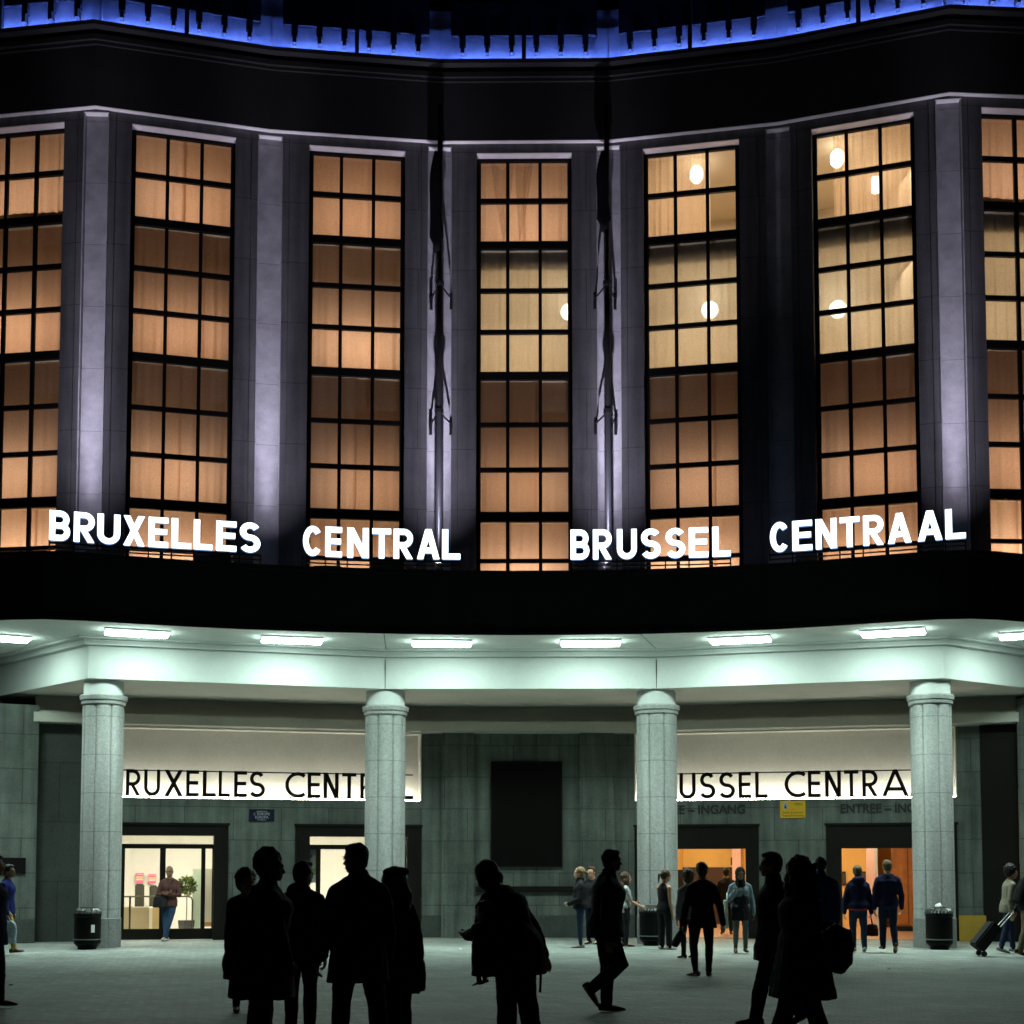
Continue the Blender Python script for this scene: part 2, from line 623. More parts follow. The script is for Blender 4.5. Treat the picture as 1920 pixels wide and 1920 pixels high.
# ---- columns
col_px = [(191, 1), (722, 0), (1232, 0), (1748, 1)]
COLS = []
for i, (px, _) in enumerate(col_px):
    f = Facet(BEAM2[2 + i], BEAM2[3 + i]) if i < 3 else Facet(BEAM2[4], BEAM2[5])
    c0 = BEAM2[2 + i]
    Y0 = c0.y + 0.50
    if i == 0:
        Y0 = c0.y + 0.60
    if i == 3:
        Y0 = c0.y + 0.58
    p = atY(px, 1500, Y0)
    COLS.append(p)
for i, p in enumerate(COLS):
    rt = Vector((0, 1, 0))
    Rr = 0.452 * p.y / 31.1
    g = empty('column', (p.x, p.y, 0))
    g.parent = ST
    ang0 = math.atan2(p.x, p.y) * -1

    def lobes(bm, z0, z1, rad, nl=8, depth=0.045, seg=14, z_fillet=0.06):
        n = nl * seg
        rings = []
        for z, k in ((z0, 1.0), (z1 - z_fillet, 1.0), (z1 - z_fillet * 0.35, 0.985), (z1, 0.93)):
            ring = []
            for j in range(n):
                a = 2 * PI * j / n + ang0 + PI / nl - PI / 2
                q = (j % seg) / seg
                bulge = math.sin(PI * q)
                r = rad * k - depth * (1 - bulge ** 0.35)
                ring.append(bm.verts.new((r * math.cos(a), r * math.sin(a), z)))
            rings.append(ring)
        for ra, rb in zip(rings, rings[1:]):
            for j in range(n):
                bm.faces.new((ra[j], ra[(j + 1) % n], rb[(j + 1) % n], rb[j]))
        bm.faces.new(rings[-1])
    zc = atY(px, 1337, p.y - Rr).z
    zc = {0: atY(191, 1318, p.y - Rr).z, 1: atY(722, 1338, p.y - Rr).z, 2: atY(1232, 1336, p.y - Rr).z, 3: atY(1748, 1317, p.y - Rr).z}[i]
    bm = bmesh.new()
    lobes(bm, 0.62, zc, Rr)
    sh = mk('shaft', bm, M['granite'], g)
    for zz in (1.45, 2.2, 3.0, 3.78):
        pass
    bm = bmesh.new()
    lobes(bm, 0.0, 0.64, Rr * 1.035, depth=0.012, z_fillet=0.015)
    mk('plinth', bm, M['granite_band'], g)
    bm = bmesh.new()
    lathe(bm, [(Rr * 1.0, zc - 0.015), (Rr * 1.07, zc + 0.0), (Rr * 1.09, zc + 0.05), (Rr * 1.05, zc + 0.06), (Rr * 1.05, zc + 0.078), (Rr * 1.13, zc + 0.09),
               (Rr * 1.16, zc + 0.17), (Rr * 1.13, zc + 0.20), (Rr * 0.98, zc + 0.205)], 48)
    mk('capital', bm, M['granite'], g, smooth=False)
    bm = bmesh.new()
    lathe(bm, [(Rr * 0.97, zc + 0.2), (Rr * 0.97, ZB + 0.02)], 48)
    mk('drum', bm, M['plaster'], g, smooth=False)
# shaft block joints come from the granite's own bands
gt = M['granite'].node_tree
gb = gt.nodes['Principled BSDF']
tc = gt.nodes.new('ShaderNodeTexCoord')
sx = gt.nodes.new('ShaderNodeSeparateXYZ')
gt.links.new(tc.outputs['Object'], sx.inputs[0])
md = gt.nodes.new('ShaderNodeMath')
md.operation = 'PINGPONG'
md.inputs[1].default_value = 0.415
gt.links.new(sx.outputs[2], md.inputs[0])
ls = gt.nodes.new('ShaderNodeMath')
ls.operation = 'GREATER_THAN'
ls.inputs[1].default_value = 0.006
gt.links.new(md.outputs[0], ls.inputs[0])
mr = gt.nodes.new('ShaderNodeMapRange')
mr.inputs['To Min'].default_value = 0.45
gt.links.new(ls.outputs[0], mr.inputs['Value'])
old = gb.inputs['Base Color'].links[0].from_socket
v2 = gt.nodes.new('ShaderNodeVectorMath')
v2.operation = 'SCALE'
gt.links.new(old, v2.inputs[0])
gt.links.new(mr.outputs[0], v2.inputs['Scale'])
gt.links.new(v2.outputs[0], gb.inputs['Base Color'])

# ---- ground floor wall facets behind the porch
WP = [atY(60, 1637, 32.45), atY(790, 1637, 34.7), atY(1190, 1637, 34.7), atY(1912, 1637, 32.55)]
WL = Facet(WP[0], WP[1])
WC = Facet(WP[1], WP[2])
WR = Facet(WP[2], WP[3])


def xs(Fc, px, y=0.0):
    return Fc.hit(px, 1600, y)[0]


def zs(Fc, px, py, y=0.0):
    return Fc.hit(px, py, y)[1]


Z_N0 = zs(WL, 600, 1499.5)           # niche bottom
Z_N1 = zs(WL, 600, 1372)             # niche top
Z_C0 = Z_N1 + 0.01
Z_C1 = zs(WL, 600, 1353)             # cornice top
Z_DH = zs(WL, 600, 1545)             # portal top
Z_DO = zs(WL, 600, 1568)             # opening top, shop
Z_HO = zs(WR, 1400, 1591)            # opening top, hall
Z_PL = 0.55


def wall_box(Fc, name, x0, x1, z0, z1, y0=0.0, y1=0.6, m='block'):
    bm = bmesh.new()
    box(bm, x0, x1, y0, y1, z0, z1)
    return mk(name, bm, M[m], ST, Fc.M)


def entrance_wall(Fc, n0, n1, doors):
    """wall with doors (x0,x1) and the sign niche n0..n1"""
    xL, xR = 0.0, Fc.L
    cur = xL
    for (a, c) in doors:
        if a - cur > 0.02:
            wall_box(Fc, 'wall', cur, a, Z_PL, Z_DH)
            wall_box(Fc, 'plinth', cur, a, 0, Z_PL, -0.02, 0.6, 'block_low')
        cur = c
    if xR - cur > 0.02:
        wall_box(Fc, 'wall', cur, xR, Z_PL, Z_DH)
        wall_box(Fc, 'plinth', cur, xR, 0, Z_PL, -0.02, 0.6, 'block_low')
    wall_box(Fc, 'wall', xL, xR, Z_DH, Z_N0)
    if n0 - xL > 0.02:
        wall_box(Fc, 'wall', xL, n0, Z_N0, Z_N1)
    if xR - n1 > 0.02:
        wall_box(Fc, 'wall', n1, xR, Z_N0, Z_N1)
    # niche: back wall with a coved top, lit from a trough on the ledge
    bm = bmesh.new()
    box(bm, n0, n1, 0.42, 0.6, Z_N0, Z_N1)
    mk('niche_back', bm, M['cream'], ST, Fc.M)
    bm = bmesh.new()
    box(bm, n0 + 0.001, n0 + 0.02, 0.01, 0.42, Z_N0, Z_N1)
    box(bm, n1 - 0.02, n1 - 0.001, 0.01, 0.42, Z_N0, Z_N1)
    mk('niche_reveal', bm, M['cream'], ST, Fc.M)
    bm = bmesh.new()
    box(bm, n0 + 0.05, n1 - 0.05, 0.13, 0.17, Z_N0 + 0.002, Z_N0 + 0.03)
    mk('cove_light', bm, M['trough'], ST, Fc.M)
    # top of the wall and cornice
    wall_box(Fc, 'upper_wall', xL, xR, Z_N1, ZB, 0.0, 0.6, 'cream')
    bm = bmesh.new()
    box(bm, xL, xR, -0.52, -0.002, Z_C0 + 0.02, Z_C1)
    box(bm, xL, xR, -0.40, -0.004, Z_C1, Z_C1 + 0.05)
    mk('cornice', bm, M['cream'], ST, Fc.M)


dL = [(xs(WL, 160), xs(WL, 428)), (xs(WL, 553), xs(WL, 789))]
dR = [(xs(WR, 1191), xs(WR, 1423)), (xs(WR, 1549), xs(WR, 1795))]
entrance_wall(WL, xs(WL, 176), WL.L, dL)
entrance_wall(WR, 0.0, xs(WR, 1797), dR)
# central facet: blocks, two shallow pilasters, plinth
wall_box(WC, 'wall', 0, WC.L, Z_PL, Z_C0)
wall_box(WC, 'plinth', 0, WC.L, 0, Z_PL, -0.02, 0.6, 'block_low')
wall_box(WC, 'upper_wall', 0, WC.L, Z_C0, ZB, 0, 0.6, 'cream')
bm = bmesh.new()
box(bm, 0, WC.L, -0.52, -0.002, Z_C0 + 0.02, Z_C1)
box(bm, 0, WC.L, -0.40, -0.004, Z_C1, Z_C1 + 0.05)
mk('cornice', bm, M['cream'], ST, WC.M)
for a, c in ((828, 889), (1087, 1152)):
    wall_box(WC, 'pilaster', xs(WC, a), xs(WC, c), 0.0, Z_C0 + 0.01, -0.09, 0.01)
# flank blocks at both ends of the porch
FL = Facet(atY(-220, 1637, 30.6), atY(67, 1637, 32.0))
wall_box(FL, 'flank_wall', 0, FL.L, Z_PL, FL.hit(67, 1322)[1], 0, 0.8)
wall_box(FL, 'plinth', 0, FL.L, 0, Z_PL, -0.02, 0.8, 'block_low')
FR = Facet(atY(1913, 1637, 32.1), atY(2180, 1637, 31.0))
wall_box(FR, 'flank_wall', 0, FR.L, Z_PL, FR.hit(1913, 1310)[1], 0, 0.8)
wall_box(FR, 'plinth', 0, FR.L, 0, Z_PL, -0.02, 0.8, 'block_low')
M['recess_shade'] = mat('recess_shade', (0.04, 0.048, 0.042), 0.6, var=0.35, vscale=1.6, joints=(1.15, 1.4, 0.009), speck=0.35)  # near-black colour stands in for the shade of an unbuilt recess
wall_box(WL, 'recess_shade_panel', 0.0, xs(WL, 152), 0.0, Z_C0, -0.06, -0.004, 'recess_shade')
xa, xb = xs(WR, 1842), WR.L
wall_box(WR, 'recess_dark_slab', xa, xb, 0.0, Z_C0, -0.06, -0.004, 'portal')  # flat slab on the wall face, the recess's shade is its colour

# ---- portals and doors
def portal(Fc, x0, x1, o0, o1, zo, y=0.0):
    bm = bmesh.new()
    box(bm, x0, o0, y - 0.05, y + 0.5, 0, zo)
    box(bm, o1, x1, y - 0.05, y + 0.5, 0, zo)
    box(bm, x0, x1, y - 0.05, y + 0.5, zo, Z_DH)
    box(bm, x0 - 0.03, x1 + 0.03, y - 0.09, y - 0.051, Z_DH - 0.06, Z_DH + 0.0)
    box(bm, x0 + 0.1, x0 + 0.13, y - 0.07, y - 0.049, 0, Z_DH - 0.12)
    box(bm, x1 - 0.13, x1 - 0.1, y - 0.07, y - 0.049, 0, Z_DH - 0.12)
    return mk('portal', bm, M['portal'], ST, Fc.M)


# shop doors (closed, glazed)
def shop_door(Fc, x0, x1, o0, o1, stiles, zt):
    portal(Fc, x0, x1, o0, o1, zt)
    d = empty('shop_entrance')
    d.matrix_basis = Fc.M
    d.parent = ST
    zb = 0.27
    zm0 = zs(Fc, 600, 1592)
    zm1 = zs(Fc, 600, 1583.5)
    bm = bmesh.new()
    box(bm, o0, o1, 0.2, 0.27, 0, zb)
    box(bm, o0, o1, 0.2, 0.27, zm0, zm1)
    prev = o0
    for (a, c) in stiles:
        box(bm, a, c, 0.2, 0.27, zb, zm0)
    box(bm, o0, o0 + 0.03, 0.2, 0.27, zb, zm0)
    box(bm, o1 - 0.03, o1, 0.2, 0.27, zb, zm0)
    mk('door_frame', bm, M['portal'], d)
    bm = bmesh.new()
    box(bm, o0, o1, 0.232, 0.238, zb, zm0)
    box(bm, o0, o1, 0.232, 0.238, zm1, zt)
    mk('door_glass', bm, M['glass'], d)
    return d


sd1 = shop_door(WL, dL[0][0], dL[0][1], xs(WL, 186), xs(WL, 401), [(xs(WL, 225), xs(WL, 234)), (xs(WL, 300), xs(WL, 311)), (xs(WL, 378), xs(WL, 386))], Z_DO)
sd2 = shop_door(WL, dL[1][0], dL[1][1], xs(WL, 580.5), xs(WL, 763), [(xs(WL, 594.5), xs(WL, 603)), (xs(WL, 676), xs(WL, 687)), (xs(WL, 748), xs(WL, 754))], Z_DO)
portal(WR, dR[0][0], dR[0][1], xs(WR, 1216), xs(WR, 1398), Z_HO)
portal(WR, dR[1][0], dR[1][1], xs(WR, 1578), xs(WR, 1764), Z_HO)

# ---- interiors
M['shop_wall'] = mat('shop_wall', (0.82, 0.79, 0.68), 0.9, var=0.04)
M['hall_wall'] = mat('hall_wall', (0.8, 0.5, 0.14), 0.7, var=0.1, vscale=2)
M['hall_pink'] = mat('hall_pillar', (0.8, 0.5, 0.42), 0.8, var=0.05)
M['hall_wood'] = mat('hall_wood', (0.5, 0.2, 0.055), 0.6, var=0.25, vscale=3, streak=0.2)
M['floor_warm'] = mat('hall_floor', (0.42, 0.25, 0.15), 0.35, var=0.15)


def room(Fc, name, x0, x1, y1, z1, mw, mf):
    bm = bmesh.new()
    yy0 = 0.6
    box(bm, x0 - 0.1, x1 + 0.1, y1, y1 + 0.1, 0, z1)
    box(bm, x0 - 0.1, x0, yy0, y1, 0, z1)
    box(bm, x1, x1 + 0.1, yy0, y1, 0, z1)
    box(bm, x0 - 0.1, x1 + 0.1, yy0, y1 + 0.1, z1, z1 + 0.1)
    mk(name, bm, mw, ST, Fc.M)
    bm = bmesh.new()
    box(bm, x0, x1, 0.1, y1, -0.1, 0.012)
    return mk('interior_floor', bm, mf, ST, Fc.M)


SX0, SX1 = xs(WL, 150), WL.L - 0.1
room(WL, 'shop_interior', SX0, SX1, 5.0, 3.15, M['shop_wall'], M['shop_wall'])
HX0, HX1 = 0.1, xs(WR, 1845)
room(WR, 'hall_interior', HX0, HX1 + 1.5, 9.5, 3.5, M['hall_wall'], M['floor_warm'])
for k in range(5):
    xx = SX0 + 0.7 + k * (SX1 - SX0 - 1.4) / 4
    o = rbox('shop_ceiling_light', (xx - 0.5, xx + 0.5, 1.3, 1.9, 3.06, 3.13), WL.M, M['shoplamp'], None, 0)
    tag(o, 'flat lit ceiling panel inside the bright shop, ' + ['at the far left end', 'above the office chairs', 'between the two shop doors', 'above the white door glass', 'nearest the bare stone wall'][k], 'ceiling light', 'ceiling panels in the shop')
for k in range(4):
    xx = HX0 + 1.0 + (k % 2) * 3.6
    yy = 2.2 + (k // 2) * 4.2
    o = rbox('hall_ceiling_light', (xx - 0.6, xx + 0.6, yy, yy + 0.6, 3.4, 3.48), WR.M, M['halllamp'], None, 0)
    tag(o, 'warm lit ceiling panel in the orange hall, ' + ['near side behind the first entrance', 'near side behind the second entrance', 'far side by the dark opening', 'far side by the wood panels'][k], 'ceiling light', 'ceiling panels in the hall')

# hall features seen through the two open entrances
YB = 9.5


def hx(px, y=YB):
    return WR.hit(px, 1640, y)[0]


bm = bmesh.new()
box(bm, hx(1375), hx(1391), 9.1, 9.49, 0.012, 3.5)
mk('hall_pillar', bm, M['hall_pink'], ST, WR.M)
bm = bmesh.new()
box(bm, hx(1625, 7.5), hx(1640, 7.5), 7.5, 9.49, 0.012, 3.5)
mk('hall_pillar', bm, M['hall_pink'], ST, WR.M)
bm = bmesh.new()
box(bm, hx(1640.5, 7.4), hx(1646, 7.4), 7.4, 7.48, 0.012, 3.5)
mk('hall_pipe', bm, M['plaster'], ST, WR.M)
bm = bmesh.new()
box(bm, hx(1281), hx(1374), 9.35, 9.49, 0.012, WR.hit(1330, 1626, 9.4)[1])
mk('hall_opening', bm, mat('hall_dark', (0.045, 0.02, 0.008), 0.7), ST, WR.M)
bm = bmesh.new()
a0 = hx(1672, 5.2)
box(bm, a0, a0 + 2.2, 5.2, 5.32, 0.2, 3.5)
for k in range(1, 5):
    box(bm, a0 + k * 0.42, a0 + k * 0.42 + 0.012, 5.193, 5.2, 0.2, 3.5, 1)
box(bm, a0, a0 + 2.2, 5.185, 5.2, 0.012, 0.14, 1)
mk('wood_panelling', bm, [M['hall_wood'], M['black']], ST, WR.M)
for (p0, p1, q0, q1, nm, lb) in ((1579, 1586, 1634, 1660, 'notice_board', 'small dark notice board at the left of the second hall opening'),
                                 (1613, 1626, 1634, 1652, 'notice_board', 'small dark notice board beside the pink pillar in the hall'),
                                 (1370, 1383, 1608, 1622, 'wall_clock', 'small dark square clock high on the orange hall wall')):
    y = 9.38 if p0 < 1400 else 9.4
    x0, z1 = WR.hit(p0, q0, y)
    x1, z0 = WR.hit(p1, q1, y)
    bm = bmesh.new()
    box(bm, x0, x1, y, y + 0.06, z0, z1)
    box(bm, x0 + 0.02, x1 - 0.02, y - 0.006, y, z0 + 0.03, z1 - 0.03, 1)
    tag(mk(nm, bm, [M['black_board'], mat('board_face', (0.06, 0.045, 0.03), 0.6)], None, WR.M), lb, nm.replace('_', ' '))
# lit screen and red display near the first opening
y = 7.0
x0, z1 = WR.hit(1270, 1667, y)
x1, z0 = WR.hit(1281, 1697, y)
g = empty('ticket_machine', WR.w(x0, y, 0), math.atan2(WR.u.y, WR.u.x))
tag(g, 'red ticket machine with a lit white screen behind the first hall entrance', 'ticket machine')
bm = bmesh.new()
box(bm, -0.2, x1 - x0 + 0.05, 0.02, 0.5, 0.012, 0.95)
mk('cabinet', bm, mat('machine_red', (0.75, 0.12, 0.03), 0.4), g)
bm = bmesh.new()
box(bm, -0.22, x1 - x0 + 0.06, 0.03, 0.45, 0.952, 1.7)
mk('housing', bm, M['portal'], g)
bm = bmesh.new()
box(bm, -0.15, x1 - x0, 0.0, 0.028, z0, z1)
mk('screen', bm, emat('screen_white', (0.8, 0.9, 1.0), 1.6), g)


# ================================================================== upper facade
top_px = [(-160, 229), (178, 198), (508, 243), (825, 264.5), (1140, 262.5), (1457, 229), (1780, 173), (2110, 186)]
ZL = atY(983, 265, 32.1).z            # the lit line under the dark attic wall
FV = [onZ(x, y, ZL) for x, y in top_px]
FV2 = [Vector((p.x, p.y)) for p in FV]
FV2 = offset_poly(FV2, -0.14)
FAC = [Facet(a, c) for a, c in zip(FV2, FV2[1:])]
ZC = atY(983, 111, 31.8).z            # cornice top edge
Fm = FAC[3]
YW = 0.24                             # window plane set back
zr = lambda py: Fm.hit(983, py, YW)[1]
Z_WT = zr(299)
ROW = dict(top=Z_WT, rows=[(zr(372.5), zr(379.5)), (zr(454), zr(466)), (zr(541), zr(547.5)), (zr(618.5), zr(625)), (zr(698.5), zr(711)), (zr(792.5), zr(798.5)),
                          (zr(877), zr(883.5)), (zr(961), zr(977)), (zr(1048.5), zr(1054))], bot=ZT - 0.3)
slab = [1, 4, 7]
win_px = [(-70, 113), (241, 438.5), (577, 759), (893, 1073), (1207, 1389), (1526, 1721), (1849, 2040)]
mull_px = [(5, 61), (310, 374.5), (638, 699), (952, 1013), (1268, 1328.5), (1592, 1656), (1912, 1975)]
NH = 0.285                            # half width of the pale flute
CURT = [curtain_mat('curtain_tan_%d' % k, c, 0.0, 3.7 * k) for k, c in enumerate(((0.85, 0.65, 0.49), (0.87, 0.67, 0.52), (0.80, 0.58, 0.42)))]
SHEER_WARM = curtain_mat('curtain_sheer_warm', (0.86, 0.68, 0.50), 0.24, 8)
SHEER = curtain_mat('curtain_sheer', (0.86, 0.80, 0.68), 0.34, 11)
M['room_pale'] = mat('room_pale', (0.72, 0.6, 0.45), 0.9)
M['room_wood'] = mat('room_wood', (0.5, 0.3, 0.08), 0.8)


def wall_piece(Fc, name, bits, m):
    bm = bmesh.new()
    for q in bits:
        box(bm, *q)
    return mk(name, bm, m, ST, Fc.M)


Z0 = ZT - 0.35
Z_NT = Fm.hit(825, 284, 0)[1]         # top of the flutes
WIN = []
for i, Fc in enumerate(FAC):
    x0, x1 = Fc.hit(win_px[i][0], 600, 0)[0], Fc.hit(win_px[i][1], 600, 0)[0]
    L = Fc.L
    gw = 0.016
    # side panels with an open joint, the strip above, and the fascia wall
    wall_piece(Fc, 'wall_panel', [(NH, NH + 0.15, 0, 0.5, Z0, Z_NT + 0.12), (NH + 0.15 + gw, x0, 0, 0.5, Z0, ZL), (NH + 0.15, NH + 0.15 + gw, 0.05, 0.5, Z0, ZL)], M['dark_stone'])
    wall_piece(Fc, 'wall_panel', [(L - NH - 0.15, L - NH, 0, 0.5, Z0, Z_NT + 0.12), (x1, L - NH - 0.15 - gw, 0, 0.5, Z0, ZL), (L - NH - 0.15 - gw, L - NH - 0.15, 0.05, 0.5, Z0, ZL)], M['dark_stone'])
    zwh = zr(299) + 0.02
    wall_piece(Fc, 'lintel', [(x0, x1, 0, 0.5, zwh + 0.02, ZL)], M['dark_stone'])
    for a_, c_, e_ in ((0, NH + 0.15, NH), (L - NH - 0.15, L, L - NH)):
        wall_piece(Fc, 'flute_head', [(a_, c_, -0.002, 0.5, Z_NT + 0.12, ZL)], M['dark_stone'])
    # window reveal linings at the head, whitened so the underside looks lit
    wall_piece(Fc, 'window_head', [(x0 + 0.002, x1 - 0.002, 0.002, YW + 0.1, zwh, zwh + 0.02)], M['head_lit_stone'])
    WIN.append((x0, x1))

for i in range(1, len(FV2) - 1):
    p = FV2[i]
    u_ = (FAC[i - 1].u + FAC[i].u).normalized()
    q = Vector((p.x, p.y))
    uu = Vector((u_.x, u_.y))
    Fp = Facet(q - uu * (NH + 0.03), q + uu * (NH + 0.03))
    wall_piece(Fp, 'flute_back', [(0, Fp.L, 0.17, 0.5, Z0, Z_NT + 0.12)], M['pale_stone'])
    wall_piece(Fp, 'flute_soffit', [(0.03, Fp.L - 0.03, 0.012, 0.168, Z_NT + 0.10, Z_NT + 0.119)], M['head_lit_stone'])
    for a_ in (0.03, Fp.L - 0.055):
        wall_piece(Fp, 'flute_bead', [(a_, a_ + 0.025, 0.02, 0.168, Z0, Z_NT + 0.099)], M['pale_stone'])

# dark attic wall, mouldings, cornice
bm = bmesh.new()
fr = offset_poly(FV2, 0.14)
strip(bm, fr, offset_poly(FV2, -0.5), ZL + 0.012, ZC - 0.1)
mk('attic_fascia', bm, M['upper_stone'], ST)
bm = bmesh.new()
strip(bm, offset_poly(FV2, 0.135), offset_poly(FV2, 0.004), ZL - 0.004, ZL + 0.011)
mk('fascia_soffit', bm, M['head_lit_stone'], ST)
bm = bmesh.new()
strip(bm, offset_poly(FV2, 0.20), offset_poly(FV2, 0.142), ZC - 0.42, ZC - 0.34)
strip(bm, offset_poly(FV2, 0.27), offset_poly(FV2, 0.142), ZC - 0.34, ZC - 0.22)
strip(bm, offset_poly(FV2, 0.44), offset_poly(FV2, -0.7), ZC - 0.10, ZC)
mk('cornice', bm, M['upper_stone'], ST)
bm = bmesh.new()
strip(bm, offset_poly(FV2, -0.22), offset_poly(FV2, -0.6), ZC, ZC + 1.6)
mk('attic_wall', bm, M['attic'], ST)
bm = bmesh.new()
strip(bm, offset_poly(FV2, -0.145), offset_poly(FV2, -0.175), ZC + 0.06, ZC + 0.09)
mk('led_strip', bm, M['led'], ST)
for i, Fc in enumerate(FAC):
    L = Fc.L
    bm = bmesh.new()
    box(bm, 0.25, L - 0.25, 0.135, 0.218, ZC + 0.93, ZC + 1.8)
    mk('eave', bm, M['fascia'], ST, Fc.M)
    for k in range(6):
        bm = bmesh.new()
        xc = L * (0.5 + (k - 2.5) * 0.1475)
        box(bm, xc - 0.075, xc + 0.075, 0.11, 0.217, ZC + 0.66, ZC + 1.3)
        box(bm, xc - 0.045, xc + 0.045, 0.06, 0.217, ZC + 0.45, ZC + 0.659)
        mk('eave_bracket', bm, M['fascia'], ST, Fc.M)
    bm = bmesh.new()
    box(bm, L / 2 - 0.05, L / 2 + 0.05, -0.40, -0.30, ZC + 0.001, ZC + 1.5)
    mk('eave_post', bm, M['black'], ST, Fc.M)
    for a_, c_ in ((0.001, 0.25), (L - 0.25, L - 0.001)):
        bm = bmesh.new()
        box(bm, a_, c_, 0.19, 0.22, ZC + 0.001, ZC + 1.12)
        mk('attic_pilaster', bm, M['attic'], ST, Fc.M)

# windows: frame, panes, curtains, rooms
EDGES = [ROW['top']] + [v for r_ in ROW['rows'] for v in r_] + [ROW['bot']]
rnd = random.Random(3)


def curtain(Fc, x0, x1, zb, zt, y, m, win, amp=0.03, waves=None, drape=0.0):
    bm = bmesh.new()
    n = 130
    ph = [rnd.uniform(0, 6.28) for _ in range(4)]
    wv = waves or (x1 - x0) * 4.2
    rows = 7
    grid = []
    for r_ in range(rows + 1):
        tz = r_ / rows
        z = lerp(zt, zb, tz)
        row = []
        for k in range(n + 1):
            tx = k / n
            x = lerp(x0, x1, tx)
            a = amp * (0.45 + 0.55 * tz)
            yy = y + a * (0.35 + 0.65 * math.sin(2.3 * tx + ph[2]) ** 2) * (math.sin(2 * PI * wv * tx + ph[0] + 0.8 * math.sin(5 * tx + ph[2])) + 0.5 * math.sin(2 * PI * wv * 1.73 * tx + ph[1] + tz))
            zz = z + (0.015 * math.sin(9 * tx + ph[3]) if r_ == rows else 0)
            row.append(bm.verts.new((x, yy, zz)))
        grid.append(row)
    for r_ in range(rows):
        for k in range(n):
            bm.faces.new((grid[r_][k], grid[r_][k + 1], grid[r_ + 1][k + 1], grid[r_ + 1][k]))
    return mk('curtain', bm, m, win, None, smooth=True)


def area_lamp(Fc, x, y, z, sx_, sy_, energy, col, up=0.0):
    ld = bpy.data.lights.new('room_lamp', 'AREA')
    ld.shape = 'RECTANGLE'
    ld.size = sx_
    ld.size_y = sy_
    ld.energy = energy
    ld.color = col
    o = bpy.data.objects.new('room_lamp', ld)
    C.objects.link(o)
    o.parent = ST
    o.matrix_basis = Fc.M @ Matrix.Translation((x, y, z)) @ Matrix.Rotation(R(-90 - up), 4, 'X')
    return o


